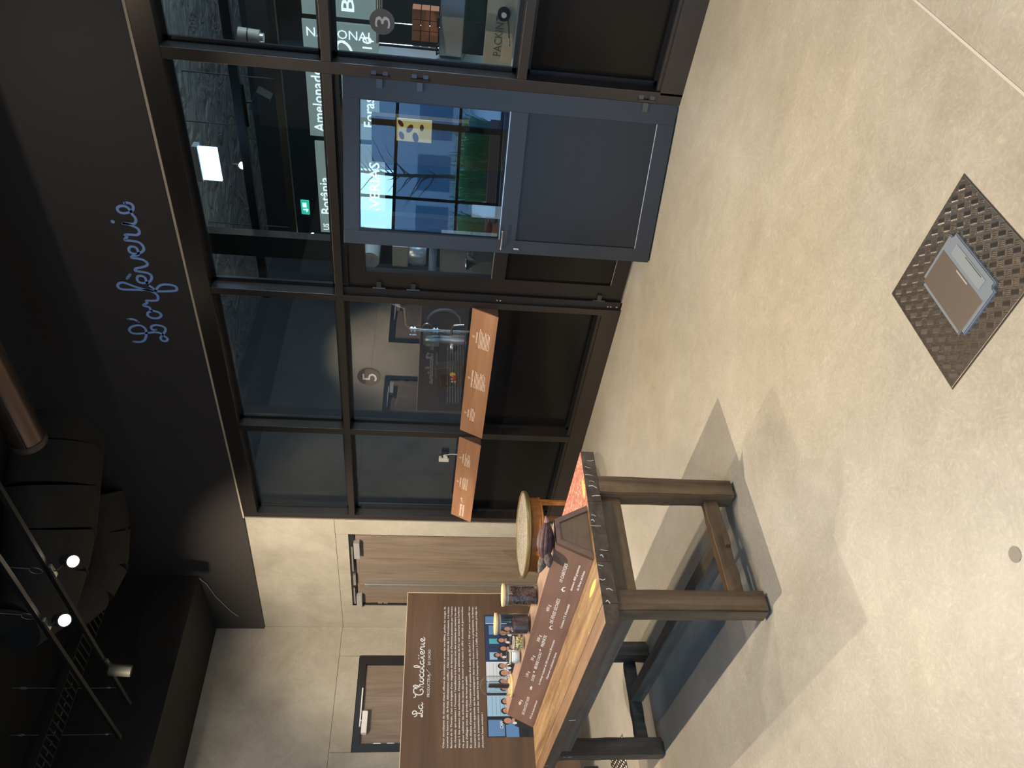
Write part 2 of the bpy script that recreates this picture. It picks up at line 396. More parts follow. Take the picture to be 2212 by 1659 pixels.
# door set: frame, closed narrow leaf, wide leaf standing open
d1 = structure('door_1')
obj('door_frame', MB().box(-3.868, -3.80, 4.72, 4.86, 0, 2.229, .002).box(-3.80, -2.115, 4.73, 4.86, 2.19, 2.229, .002), MREV, d1)
obj('threshold', MB().box(-3.868, -2.115, 4.72, 4.86, 0, .012), MALU, d1)
def leaf_mesh(w, zg0, zg1, zp0, zp1, s, h, t):    # frame of stiles and rails, local coords; x 0..w, y -t..0
    mb = MB()
    mb.box(0, s[0], -t, 0, .012, h, .002).box(w-s[1], w, -t, 0, .012, h, .002)
    for z0, z1 in ((.012, zp0), (zp1, zg0), (zg1, h)): mb.box(s[0], w-s[1], -t, 0, z0, z1)
    return mb
leaf = obj('leaf', leaf_mesh(1.08, 1.098, 2.062, .125, .985, (.128, .097), 2.165, .06), MLEAF, d1, world=False)
leaf['label'] = 'wide slate grey leaf standing half open'
leaf.location = (-2.115, 4.70, 0); leaf.rotation_euler = (0, 0, math.radians(-163.38))
obj('pane', MB().box(.124, .987, -.034, -.026, 1.094, 2.066), MGLASS, leaf, world=False)
obj('lower_panel', MB().box(.124, .987, -.05, -.012, .121, .989), mat('slate_panel', (.016, .017, .020), .28, 0, .4), leaf, world=False)
sb = MB()
for (p, q, z, t) in ((.128, .134, 1.098, 2.062), (.977, .983, 1.098, 2.062), (.128, .983, 2.056, 2.062)): sb.box(p, q, -.012, -.004, z, t)
obj('glass_seal', sb, MREV, leaf, world=False)
obj('bright_bead', MB().box(.128, .983, -.006, .001, 1.098, 1.104).box(.128, .983, -.006, .0005, .125, .130), MALU, leaf, world=False)
for z in (1.937, 1.687, .23):
    hb = MB().tube([(-.012, .012, z-.055), (-.012, .012, z+.055)], .010, 8)
    hb.box(.0, .055, 0, .014, z-.018, z+.018, .001).box(-.045, -.012, 0, .014, z-.052, z-.02, .001).box(-.045, -.012, 0, .014, z+.02, z+.052, .001)
    obj('hinge', hb, mat('hinge_metal', (.10, .095, .09), .3, .8) if z > 1.9 else bpy.data.materials['hinge_metal'], leaf, world=False)
hd = MB().tube([(1.036, 0, 1.085), (1.036, .05, 1.085), (.90, .052, 1.085)], .010, 10)
hd.tube([(1.036, -.06, 1.085), (1.036, -.11, 1.085), (.90, -.112, 1.085)], .010, 10)
obj('handle', hd, mat('dark_chrome', (.13, .14, .16), .25, .9), leaf, smooth=True, world=False)
obj('lock_cylinder', MB().box(1.034, 1.050, -.002, .012, .955, .995, .006), MALU, leaf, world=False)
# narrow closed leaf
MF2 = mat('bronze_leaf', (.018, .016, .015), .35, .2)
nl = obj('leaf', MB().box(-3.795, -3.655, 4.745, 4.80, .012, 2.185).box(-3.23, -3.14, 4.745, 4.80, .012, 2.185)
         .box(-3.655, -3.23, 4.745, 4.80, .012, .125).box(-3.655, -3.23, 4.745, 4.80, .98, 1.082).box(-3.655, -3.23, 4.745, 4.80, 2.06, 2.185), MF2, d1)
nl['label'] = 'narrow black leaf standing closed'
obj('pane', MB().box(-3.66, -3.22, 4.766, 4.774, 1.078, 2.064), MGLASS, nl)
obj('lower_panel', MB().box(-3.66, -3.22, 4.762, 4.79, .12, .985), MPAN, nl)
obj('bright_bead', MB().box(-3.655, -3.23, 4.748, 4.754, 1.082, 1.087).box(-3.655, -3.23, 4.748, 4.754, .125, .129), MALU, nl)
for z in (1.955, 1.69, .197):
    obj('hinge', MB().tube([(-3.80, 4.732, z-.05), (-3.80, 4.732, z+.05)], .009, 8).box(-3.79, -3.74, 4.725, 4.746, z-.018, z+.018, .001), bpy.data.materials['hinge_metal'], nl)
for z in (1.02, .995, .115, .09, .04): obj('bolt', MB().ell((-3.845, 4.716, z), .007, .006, .007, None, 8, 6), MALU, d1)

# ------------------------------------------------------------------ wooden doors in the concrete walls
MDW = wood('taupe_wood_laminate', (.15, .115, .09), (.215, .17, .135), (.265, .215, .175), 'z', .9, .55, .6)
d2 = structure('door_2')      # double door, back wall
obj('door_frame', MB().box(-8.885, -8.855, 4.745, 4.87, 0, 2.315).box(-7.305, -7.275, 4.745, 4.87, 0, 2.315).box(-8.885, -7.275, 4.745, 4.87, 2.255, 2.315), MBLKPL, d2)
for i, (a, b) in enumerate(((-8.345, -7.308), (-8.852, -8.349))):
    lf = obj('leaf', MB().box(a, b, 4.762, 4.80, .01, 2.25), MDW, d2)
    hx = (b+.0) if i == 0 else (a-.0)
    for z in (2.0, 1.93, 1.2, .3):
        obj('hinge', MB().box(hx-.012, hx+.012, 4.750, 4.764, z-.045, z+.005, .002), MALU, lf)
obj('meeting_strip', MB().box(-8.42, -8.30, 4.728, 4.762, .02, 2.155, .006).box(-8.355, -8.345, 4.722, 4.730, .02, 2.155), MALU, d2)
for a, b in ((-7.734, -7.418), (-8.871, -8.60)):
    obj('door_closer', MB().box(a, b, 4.70, 4.762, 2.195, 2.262, .006), MGRPL, d2)
obj('closer_arm', MB().box(-8.03, -7.51, 4.715, 4.73, 2.275, 2.292).box(-8.80, -8.42, 4.715, 4.73, 2.275, 2.292), MALU, d2)
obj('coordinator', MB().box(-8.36, -8.12, 4.72, 4.75, 2.258, 2.29, .004), MALU, d2)
def single_door(n, y0, y1, label=None):
    d = structure('door_%d' % n)
    obj('door_frame', MB().box(-9.50, -9.425, y0, y0+.088, 0, 2.205).box(-9.50, -9.425, y1-.113, y1, 0, 2.205).box(-9.50, -9.425, y0+.088, y1-.113, 2.12, 2.205), MBLKPL, d)
    lf = obj('leaf', MB().box(-9.49, -9.455, y0+.09, y1-.115, .01, 2.118), MDW, d)
    for z in (1.92, 1.76, .3): obj('hinge', MB().box(-9.456, -9.442, y0+.088, y0+.104, z-.045, z+.045, .002), MALU, lf)
    obj('door_closer', MB().box(-9.455, -9.38, y0+.20, y0+.455, 2.05, 2.115, .004), MWHPL, d)
    obj('closer_arm', MB().box(-9.43, -9.40, y0+.28, y0+.74, 2.128, 2.143).tube([(-9.41, y0+.35, 2.118), (-9.41, y0+.35, 2.135)], .008, 8), MWHPL, d)
    return d
single_door(3, 3.178, 4.337); single_door(4, .29, 1.45); single_door(5, -1.92, -.566)

# ------------------------------------------------------------------ lettering on the dark upper wall
STR = {'L': [(-4.476, 3.924), (-4.475, 3.87), (-4.446, 3.83), (-4.378, 3.804), (-4.323, 3.803), (-4.294, 3.836), (-4.305, 3.886), (-4.336, 3.923), (-4.37, 3.925), (-4.387, 3.89), (-4.374, 3.803), (-4.36, 3.733), (-4.37, 3.692), (-4.4, 3.667), (-4.427, 3.65), (-4.453, 3.669), (-4.45, 3.694), (-4.423, 3.704), (-4.385, 3.681), (-4.335, 3.649), (-4.301, 3.651), (-4.283, 3.689), (-4.286, 3.729), (-4.311, 3.754), (-4.336, 3.745), (-4.332, 3.721)], 'ap': [(-4.233, 3.911), (-4.234, 3.867), (-4.258, 3.839)],
'o': [(-4.135, 3.714), (-4.154, 3.743), (-4.185, 3.752), (-4.209, 3.724), (-4.206, 3.679), (-4.177, 3.649), (-4.147, 3.661), (-4.134, 3.697), (-4.125, 3.717), (-4.099, 3.723), (-4.087, 3.758), (-4.078, 3.762), (-4.055, 3.73), (-4.033, 3.73), (-4.03, 3.692), (-4.023, 3.65), (-3.994, 3.636), (-3.965, 3.641), (-3.939, 3.667), (-3.927, 3.708), (-3.931, 3.815), (-3.931, 3.887), (-3.907, 3.91), (-3.875, 3.892), (-3.868, 3.853), (-3.898, 3.786), (-3.923, 3.707), (-3.932, 3.634), (-3.924, 3.536), (-3.911, 3.485), (-3.875, 3.484), (-3.86, 3.534), (-3.869, 3.589), (-3.897, 3.621), (-3.93, 3.642), (-3.902, 3.654), (-3.876, 3.686)],
'e': [(-3.876, 3.686), (-3.841, 3.689), (-3.807, 3.692), (-3.791, 3.715), (-3.8, 3.743), (-3.832, 3.753), (-3.855, 3.74), (-3.859, 3.704), (-3.843, 3.668), (-3.81, 3.645), (-3.778, 3.644), (-3.759, 3.667), (-3.753, 3.707), (-3.746, 3.747), (-3.724, 3.737), (-3.711, 3.698), (-3.692, 3.657), (-3.67, 3.646), (-3.644, 3.663), (-3.631, 3.701), (-3.628, 3.746), (-3.61, 3.737), (-3.606, 3.716), (-3.594, 3.693), (-3.558, 3.688), (-3.529, 3.699), (-3.527, 3.732), (-3.55, 3.749), (-3.576, 3.747), (-3.589, 3.717), (-3.576, 3.674), (-3.545, 3.644), (-3.507, 3.646), (-3.483, 3.668), (-3.474, 3.712), (-3.47, 3.759), (-3.443, 3.737), (-3.426, 3.746), (-3.42, 3.71), (-3.42, 3.667), (-3.401, 3.643), (-3.37, 3.643), (-3.35, 3.664), (-3.334, 3.7), (-3.326, 3.742), (-3.326, 3.708), (-3.325, 3.666), (-3.303, 3.645), (-3.27, 3.644), (-3.249, 3.656), (-3.214, 3.663), (-3.186, 3.685), (-3.183, 3.718), (-3.2, 3.744), (-3.227, 3.745), (-3.242, 3.718), (-3.23, 3.671), (-3.202, 3.641), (-3.17, 3.638), (-3.154, 3.659), (-3.157, 3.688)], 'ac': [(-3.824, 3.824), (-3.783, 3.792)]}
lt = thing('wall_lettering', "pale blue script L'orfèverie on the dark wall above the glazing", 'lettering', (-4.45, 4.697, 3.65))
for nm, k in (('letter', 'L'), ('apostrophe', 'ap'), ('letter', 'o'), ('letter', 'e'), ('accent', 'ac')):
    mb = MB(); ribbon(mb, smooth_path(STR[k]), .020, lambda x, z: (x, 4.697, z)); obj(nm, mb, MBLUE, lt)
obj('dot', MB().disc((-3.319, 4.697, 3.804), .014, 'y', 16), MBLUE, lt)

# ================================================================== THE OLD WORKBENCH
def worn_wood(name, dark, mid, light, axis, grey=.0, rough=.62):
    m = wood(name, dark, mid, light, axis, .8, rough)
    v = geo_pos(m); n = noise(m, v, 9, 6, .7, .8)
    src = B(m).inputs['Base Color'].links[0].from_socket
    c = ramp(m, n, [(.30, (.78, .76, .74)), (.52, (1, 1, 1)), (.75, (1.10, 1.08, 1.05))])
    L(m, mixc(m, 1., src, c, 'MULTIPLY'), B(m).inputs['Base Color'])
    return m
MTOP = worn_wood('worn_golden_top', (.11, .06, .025), (.25, .155, .075), (.38, .265, .145), 'x', rough=.42)
MTOPF = worn_wood('worn_brown_board', (.13, .068, .038), (.21, .125, .072), (.28, .18, .11), 'x', rough=.45)
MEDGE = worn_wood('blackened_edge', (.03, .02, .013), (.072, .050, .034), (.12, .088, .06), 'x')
MLEGZ = worn_wood('oiled_oak_leg', (.045, .026, .013), (.115, .072, .037), (.175, .115, .062), 'z')
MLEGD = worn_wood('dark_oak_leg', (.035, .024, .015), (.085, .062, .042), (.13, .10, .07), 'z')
MLEGY = worn_wood('oiled_oak_rail', (.055, .032, .016), (.13, .08, .040), (.19, .125, .066), 'y')
MLEGX = worn_wood('oiled_oak_long_rail', (.06, .045, .03), (.13, .10, .072), (.18, .145, .105), 'x')
# paint left on the top: red and white smears at the far right end, yellow near the edge
m = MTOP; v = geo_pos(m, (7, 30, 1)); n1 = noise(m, v, 1.6, 6, .75, 1.5); g = N(m, 'ShaderNodeNewGeometry'); sp = N(m, 'ShaderNodeSeparateXYZ'); L(m, g.outputs['Position'], sp.inputs[0])
def mr(m, src, a, b):
    n = N(m, 'ShaderNodeMapRange'); n.inputs['From Min'].default_value = a; n.inputs['From Max'].default_value = b; L(m, src, n.inputs['Value']); return n.outputs[0]
def mul(m, a, b, op='MULTIPLY'):
    n = N(m, 'ShaderNodeMath', operation=op); n.use_clamp = True
    for i, q in enumerate((a, b)):
        if isinstance(q, (int, float)): n.inputs[i].default_value = q
        else: L(m, q, n.inputs[i])
    return n.outputs[0]
zone = mul(m, mr(m, sp.outputs[1], 2.06, 2.16), mr(m, sp.outputs[0], -4.1, -3.5))
red = mul(m, zone, ramp(m, n1, [(.40, (0, 0, 0)), (.50, (1, 1, 1))]))
v2 = geo_pos(m, (9, 26, 1)); n2 = noise(m, v2, 2.1, 7, .8, 2.)
wht = mul(m, zone, ramp(m, n2, [(.52, (0, 0, 0)), (.58, (1, 1, 1))]))
v3 = geo_pos(m, (1, 1, 1)); n3 = noise(m, v3, 7, 3, .6, .5)
def blob(cx_, cy_, rx, ry):
    mp_ = N(m, 'ShaderNodeMapping'); mp_.inputs['Location'].default_value = (-cx_/rx, -cy_/ry, 0); mp_.inputs['Scale'].default_value = (1/rx, 1/ry, 0)
    L(m, g.outputs['Position'], mp_.inputs[0]); ln = N(m, 'ShaderNodeVectorMath', operation='LENGTH'); L(m, mp_.outputs[0], ln.inputs[0])
    ad = mul(m, n3, .8); o_ = N(m, 'ShaderNodeMath', operation='ADD'); L(m, ln.outputs['Value'], o_.inputs[0]); L(m, ad, o_.inputs[1])
    return mr(m, o_.outputs[0], 1.35, 1.2)
yz = blob(-3.075, 1.735, .085, .020)
yz2 = blob(-2.985, 2.235, .028, .06)
n4 = noise(m, geo_pos(m, (3, 9, 1)), 5, 5, .7, 1.)
scr = mul(m, ramp(m, n4, [(.62, (0, 0, 0)), (.66, (1, 1, 1))]), .5)
src = B(m).inputs['Base Color'].links[0].from_socket
x = mixc(m, scr, src, (.60, .50, .33)); x = mixc(m, red, x, (.42, .10, .07)); x = mixc(m, wht, x, (.66, .55, .47)); x = mixc(m, mul(m, yz, .75), x, (.70, .58, .14)); x = mixc(m, mul(m, yz2, .6), x, (.75, .65, .14))
L(m, x, B(m).inputs['Base Color'])

TX0, TX1, TY0, TY1, TZ = -5.03, -2.945, 1.50, 2.44, .775
tb = thing('workbench', 'old heavy wooden workbench with paint-smeared top standing on the concrete floor', 'table', ((TX0+TX1)/2, (TY0+TY1)/2, 0))
bo = [(1.50, 1.592), (1.592, 1.80), (1.80, 2.13), (2.13, 2.44)]
for i, (a, b) in enumerate(bo):
    mb = MB(); mb.box(TX0, TX1, a+.0006, b-.0006, .705, TZ, .004 if i in (0, 3) else .0015)
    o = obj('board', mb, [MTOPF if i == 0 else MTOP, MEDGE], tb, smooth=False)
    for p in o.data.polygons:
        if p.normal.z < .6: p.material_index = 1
obj('long_apron', MB().box(-4.70, -3.03, 1.572, 1.602, .612, .704, .002), MLEGX, tb)
obj('long_apron', MB().box(-4.70, -3.03, 2.245, 2.275, .612, .704, .002), MLEGX, tb)
obj('end_apron', MB().box(-3.012, -2.982, 1.655, 2.20, .600, .704, .002), MLEGY, tb)
obj('end_apron', MB().box(-4.84, -4.81, 1.655, 2.20, .600, .704, .002), MLEGY, tb)
def leg(x0, x1, y0, y1, m):
    prof = []
    bm = bmesh.new(); bmesh.ops.create_cube(bm, size=1)
    bmesh.ops.subdivide_edges(bm, edges=[e for e in bm.edges if abs((e.verts[0].co-e.verts[1].co).z) > .5], cuts=7)
    for v in bm.verts:
        zz = (v.co.z+.5); t = 1.0
        k = random.uniform(-.0022, .0022)
        px = (x0+x1)/2+v.co.x*(x1-x0)*t+k; py = (y0+y1)/2+v.co.y*(y1-y0)*t+random.uniform(-.0022, .0022)
        v.co = (px, py, .705*zz)
    low = min(v.co.z for v in bm.verts)
    bmesh.ops.bevel(bm, geom=[e for e in bm.edges if all(v.co.z < low+.001 for v in e.verts)], offset=.018, segments=2, affect='EDGES')
    bmesh.ops.bevel(bm, geom=[e for e in bm.edges if abs((e.verts[0].co-e.verts[1].co).normalized().z) > .97 and len(e.link_faces) == 2 and e.link_faces[0].normal.angle(e.link_faces[1].normal, 0) > .8], offset=.005, segments=2, affect='EDGES')
    mb = MB(); mb.bm(bm); return obj('leg', mb, m, tb)
leg(-3.045, -2.955, 1.565, 1.668, MLEGZ); leg(-3.045, -2.943, 2.185, 2.285, MLEGZ)
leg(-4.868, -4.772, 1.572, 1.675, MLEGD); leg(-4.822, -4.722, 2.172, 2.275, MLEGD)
def stretcher(a, b, y0, y1, z0, z1, m):
    bm = bmesh.new(); bmesh.ops.create_cube(bm, size=1)
    ax = 1 if abs(y1-y0) > abs(b-a) else 0
    bmesh.ops.subdivide_edges(bm, edges=[e for e in bm.edges if abs((e.verts[0].co-e.verts[1].co)[ax]) > .5], cuts=8)
    for v in bm.verts:
        v.co = ((a+b)/2+v.co.x*(b-a)+(random.uniform(-.003, .003) if ax == 1 else 0), (y0+y1)/2+v.co.y*(y1-y0)+(random.uniform(-.003, .003) if ax == 0 else 0), (z0+z1)/2+v.co.z*(z1-z0)+random.uniform(-.003, .003))
    bmesh.ops.bevel(bm, geom=list(bm.edges), offset=.004, segments=1, affect='EDGES')
    mb = MB(); mb.bm(bm); return obj('stretcher', mb, m, tb)
stretcher(-3.030, -2.985, 1.662, 2.190, .092, .168, MLEGY)
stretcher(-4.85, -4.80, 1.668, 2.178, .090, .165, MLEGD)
stretcher(-4.802, -3.028, 1.905, 1.985, .080, .160, MLEGX)
obj('tenon', MB().box(-3.03, -2.966, 1.915, 1.98, .098, .122, .003), MLEGY, tb)
MDRIP = mat('white_paint_drips', (.72, .70, .66), .5)
for i in range(15):       # paint drips on the end grain
    y_ = [1.60, 1.66, 1.71, 1.78, 1.83, 1.86, 1.99, 2.02, 2.05, 2.16, 2.22, 2.25, 2.29, 2.38, 2.34][i]; h = random.uniform(.012, .04); z_ = TZ-random.uniform(.002, .03)
    if i in (6,): h = .045; z_ = TZ
    mb = MB(); ribbon(mb, smooth_path([(y_, z_), (y_+random.uniform(-.006, .006), z_-h*.5), (y_+random.uniform(-.012, .012), z_-h)], 4), random.uniform(.002, .0045), lambda a, b: (TX1+.0012, a, b))
    obj('paint_drip', mb, MDRIP, tb)
for x_, z_, h, w_ in ((-4.02, .745, .03, .008), (-4.72, .77, .02, .004), (-4.80, .64, .012, .006), (-4.80, .61, .02, .008)):
    mb = MB(); yy = 1.498 if z_ > .7 else 1.571
    ribbon(mb, [(x_, z_), (x_+.004, z_-h)], w_, lambda a, b: (a, yy, b)); obj('paint_drip', mb, MDRIP, tb)

# ------------------------------------------------------------------ sloping sign block on the bench
MSIGN = wood('mauve_brown_wood', (.125, .070, .052), (.17, .098, .073), (.21, .125, .093), 'x', .45, .5, .4)
MSIGNE = wood('brown_wood_end', (.13, .078, .045), (.165, .105, .062), (.20, .13, .078), 'y', .6, .55, .5)
SX0, SX1 = -5.025, -2.975
sg = thing('sign_block', 'long mauve-brown wooden block with white recipe lettering standing on the workbench', 'sign', (-4.0, 1.98, TZ))
fy0, fz0, fy1, fz1 = 1.830, TZ+.0015, 1.913, .941
obj('front_board', MB().prism([(fy0, fz0), (fy1, fz1), (fy1+.018, fz1-.004), (fy0+.018, fz0)], SX0, SX1, 'x'), MSIGN, sg)
obj('top_board', MB().prism([(fy1+.001, fz1), (2.041, fz1), (2.041, fz1-.014), (fy1+.014, fz1-.014)], SX0, SX1, 'x'), wood('pale_wood_top', (.22, .14, .10), (.29, .19, .14), (.34, .23, .17), 'x', .5, .5, .4), sg)
obj('back_board', MB().prism([(2.041, fz1), (2.124, TZ+.0015), (2.108, TZ+.0015), (2.026, fz1-.014)], SX0, SX1, 'x'), MSIGN, sg)
obj('end_panel', MB().prism([(1.865, TZ+.0015), (1.925, .925), (2.03, .925), (2.095, TZ+.0015)], SX1-.02, SX1-.006, 'x'), MSIGNE, sg)
rim = MB()
O_ = [(fy0, fz0), (fy1, fz1), (2.041, fz1), (2.124, fz0)]; I_ = [(fy0+.032, fz0), (fy1+.018, fz1-.022), (2.041-.016, fz1-.022), (2.124-.03, fz0)]
for q in range(3): rim.prism([O_[q], O_[q+1], I_[q+1], I_[q]], SX1-.02, SX1+.001, 'x')
obj('end_rim', rim, MSIGN, sg)
obj('end_panel', MB().prism([(fy0+.01, fz0), (fy1+.01, fz1-.006), (2.03, fz1-.006), (2.11, fz0)], SX0-.002, SX0+.01, 'x'), MSIGNE, sg)
T = [('10 CABOSSES', -3.271, .1050, .167, .0178), ('donnent 400 grammes', -3.306, .0470, .235, .0125, .008), ('de fèves séchées', -3.281, .0175, .183, .0125, .008),
 ('400 g', -3.586, .1255, .070, .0178), ('DE FÈVES SÉCHÉES', -3.680, .0880, .256, .0178), ('Contient 7 % d\'humidité', -3.687, .0338, .255, .0125, .008),
 ('300 g', -3.929, .1255, .079, .0178), ('PRÉPÂTE', -3.962, .0950, .135, .0178), ('+', -4.021, .1000, .026, .016, .02),
 ('30 g', -4.166, .1265, .066, .0178), ('BEURRE CACAO', -4.242, .0935, .215, .0178), ('+', -4.300, .0960, .027, .016, .02),
 ('130 g', -4.389, .1285, .078, .0178), ('SUCRE', -4.406, .0895, .087, .0178),
 ('Le mélange va passer de 200 microns à 20 microns', -4.410, .0472, .576, .0125, .008), ("d'épaisseur en plusieurs heures", -4.301, .0155, .347, .0125, .008),
 ('=', -4.522, .0800, .045, .022, .03), ('480 g', -4.797, .1195, .081, .0178), ('DE CHOCOLAT NOIR', -4.905, .0800, .275, .0178), ('70 % de cacao minimum', -4.915, .0290, .289, .0125, .008)]
sl = math.hypot(fy1-fy0, fz1-fz0)
for t in T:
    t = list(t)+[0.]*(6-len(t)); hh = t[4]*.95
    s_ = t[0]; acc = 1.0
    if any(c in s_ for c in 'ÈÉÂ'): acc = 1.0
    obj('lettering', text_mb([(t[0], t[1]+4.0, t[2], t[3], hh, t[5])], (-4.0, fy0, fz0), (1, 0, 0), (0, fy1-fy0, fz1-fz0), .0008), MWHITE, sg)
U_ = Vector((0, fy1-fy0, fz1-fz0)).normalized(); Nn = Vector((1, 0, 0)).cross(U_)
for ax_ in (-3.345, -3.746):
    mb = MB(); P = lambda a, b: tuple(Vector((a, fy0, fz0))+U_*b+Nn*.0009)
    ribbon(mb, smooth_path([(ax_+.046, .083), (ax_+.03, .094), (ax_+.004, .088)], 5), .004, P)
    ribbon(mb, [(ax_+.016, .098), (ax_, .087), (ax_+.014, .080)], .005, P)
    obj('arrow', mb, MWHITE, sg)

# ------------------------------------------------------------------ things standing on the sign block
TB = .9412
MBAM = wood('bamboo', (.62, .42, .20), (.74, .53, .27), (.80, .60, .34), 'x', 1., .45, .4)
def canister(cx, cy, r, h, label, fill_fn):
    t = thing('storage_jar', label, 'jar', (cx, cy, TB))
    g = .0025
    obj('glass_body', MB().lathe([(r*.82, TB+.001), (r*.95, TB+.004), (r, TB+.016), (r, TB+h-.012), (r-g, TB+h-.012), (r-g, TB+.018), (r*.9, TB+.009), (0.0005, TB+.008)], cx, cy, 40), MJAR, t, smooth=True)
    obj('lid', MB().lathe([(.0005, TB+h-.03), (r-.004, TB+h-.03), (r-.004, TB+h-.011), (r+.003, TB+h-.011), (r+.003, TB+h), (.0005, TB+h)], cx, cy, 40), MBAM, t)
    obj('seal_ring', MB().lathe([(r-.0038, TB+h-.026), (r-.0028, TB+h-.026), (r-.0028, TB+h-.016), (r-.0038, TB+h-.016)], cx, cy, 40, True), MGRPL, t)
    return t
canister(-3.595, 1.985, .056, .185, 'glass canister with bamboo lid filled with whole brown cocoa beans', None)
canister(-3.889, 1.972, .056, .195, 'glass canister with bamboo lid half full of dark crushed cocoa nibs', None)
MBEAN = mat('cocoa_bean', (.105, .055, .045), .6); v = geo_pos(MBEAN); L(MBEAN, ramp(MBEAN, noise(MBEAN, v, 30, 4), [(.3, (.05, .028, .025)), (.55, (.12, .06, .05)), (.75, (.22, .12, .10))]), B(MBEAN).inputs['Base Color'])
mb = MB(); rb = .049
for i in range(420):
    lay = random.random(); a = random.uniform(0, 2*PI); rad = rb*(1-random.random()**2.2*.35)-.006
    z = TB+.014+lay*.112+.010*math.sin(a+1)
    M_ = Matrix.Rotation(a, 3, 'Z') @ Matrix.Rotation(random.uniform(-1.2, 1.2), 3, 'X')
    mb.ell((-3.595+rad*math.cos(a), 1.985+rad*math.sin(a), z), .0042, .0115, .0058, M_, 6, 4)
mb.lathe([(.0005, TB+.010), (rb-.012, TB+.010), (rb-.012, TB+.122), (.0005, TB+.125)], -3.595, 1.985, 16)
tag(obj('cocoa_beans', mb, MBEAN, None, smooth=True), 'whole brown cocoa beans filling the right glass canister', 'beans', kind='stuff')
MNIB = mat('cocoa_nibs', (.05, .032, .035), .8); v = geo_pos(MNIB); nn = noise(MNIB, v, 330, 3, .8); L(MNIB, ramp(MNIB, nn, [(.38, (.02, .012, .013)), (.55, (.07, .045, .05)), (.68, (.30, .22, .20))]), B(MNIB).inputs['Base Color'])
mb = MB(); mb.lathe([(.0005, TB+.010), (rb*.86, TB+.010), (rb+.002, TB+.018), (rb+.002, TB+.085), (rb*.7, TB+.094), (.0005, TB+.100)], -3.889, 1.972, 36)
for i in range(500):
    a = random.uniform(0, 2*PI); rad = (rb+.001)*math.sqrt(random.random()); zt = TB+.099-.012*rad/rb
    mb.ell((-3.889+rad*math.cos(a), 1.972+rad*math.sin(a), zt), .0022, .0016, .0018, Matrix.Rotation(a*3, 3, 'Z'), 4, 3)
tag(obj('cocoa_nibs', mb, MNIB, None), 'dark crushed cocoa nibs in the middle glass canister', 'nibs', kind='stuff')
def clip_jar(cx, cy, r, h, label):
    t = thing('clip_jar', label, 'jar', (cx, cy, TB))
    obj('glass_body', MB().lathe([(r*.75, TB+.001), (r*.97, TB+.006), (r*1.02, TB+.03), (r*.98, TB+.05), (r*.84, TB+.060), (r*.84-.003, TB+.060), (r*.95, TB+.048), (r*.97, TB+.03), (r*.9, TB+.010), (.0005, TB+.007)], cx, cy, 32), MJAR, t, smooth=True)
    obj('glass_lid', MB().lathe([(.0005, TB+.066), (r*.86, TB+.066), (r*.92, TB+.070), (r*.90, TB+h-.004), (r*.7, TB+h), (.0005, TB+h-.004)], cx, cy, 32), MJAR, t, smooth=True)
    obj('rubber_ring', MB().lathe([(r*.80, TB+.0605), (r*.95, TB+.0605), (r*.95, TB+.0655), (r*.80, TB+.0655)], cx, cy, 32, True), mat('pale_rubber', (.75, .70, .62), .5) if 'pale_rubber' not in bpy.data.materials else bpy.data.materials['pale_rubber'], t)
    ring = [(cx+(r*.9)*math.cos(a*PI/12), cy+(r*.9)*math.sin(a*PI/12), TB+.056) for a in range(25)]
    wb_ = MB().tube(ring, .0012, 6, False).tube([(cx+.01, cy-r*.9, TB+.056), (cx+.012, cy-r*1.1, TB+.075), (cx, cy-r*1.12, TB+.060), (cx-.012, cy-r*1.1, TB+.075), (cx-.01, cy-r*.9, TB+.056)], .0012, 6)
    obj('wire_clip', wb_, MSTEEL, t, smooth=True)
    return t
clip_jar(-4.122, 1.975, .039, .083, 'small clip-top glass jar of pale yellow cocoa butter pieces')
clip_jar(-4.295, 1.972, .0395, .083, 'small clip-top glass jar full of white sugar')
MBUT = mat('cocoa_butter', (.72, .62, .26), .45)
mb = MB()
for i in range(230):
    a = random.uniform(0, 2*PI); rad = .031*math.sqrt(random.random()); z = TB+.013+random.random()*.033
    mb.ell((-4.122+rad*math.cos(a), 1.975+rad*math.sin(a), z), .0055, .0048, .0035, Matrix.Rotation(a*5, 3, 'X'), 5, 3)
tag(obj('cocoa_butter_pieces', mb, MBUT, None, smooth=True), 'pale yellow cocoa butter pieces heaped inside the clip-top jar', 'cocoa butter', kind='stuff')
mb = MB().lathe([(.0005, TB+.009), (.030, TB+.010), (.036, TB+.022), (.0365, TB+.040), (.033, TB+.048), (.0005, TB+.053)], -4.295, 1.972, 28)
tag(obj('sugar', mb, mat('white_sugar', (.80, .80, .82), .8), None, smooth=True), 'white sugar filling the clip-top jar', 'sugar', kind='stuff')
# bell jar with a chocolate bar on a wooden base
cx, cy = -4.716, 1.975
bj = thing('bell_jar', 'glass bell jar on a pale wooden base at the left end of the sign block', 'bell jar', (cx, cy, TB))
obj('base', MB().lathe([(.0005, TB), (.066, TB), (.068, TB+.005), (.066, TB+.012), (.056, TB+.014), (.054, TB+.020), (.0005, TB+.020)], cx, cy, 40), MBAM, bj, smooth=True)
pf = [(.059, TB+.0125), (.059, TB+.15)]+[(.059*math.cos(a), TB+.15+.055*math.sin(a)) for a in [i*PI/16 for i in range(1, 9)]]
pi_ = [(r_-.002 if r_ > .003 else .0004, z_-(.002 if z_ > TB+.15 else 0)) for r_, z_ in pf]
pf[-1] = (.0004, pf[-1][1])
obj('glass_dome', MB().lathe(pf+pi_[::-1], cx, cy, 40), MJAR, bj, smooth=True)
mb = MB()
mb.box(cx-.022, cx+.022, cy-.006, cy+.006, TB+.021, TB+.150, .002)
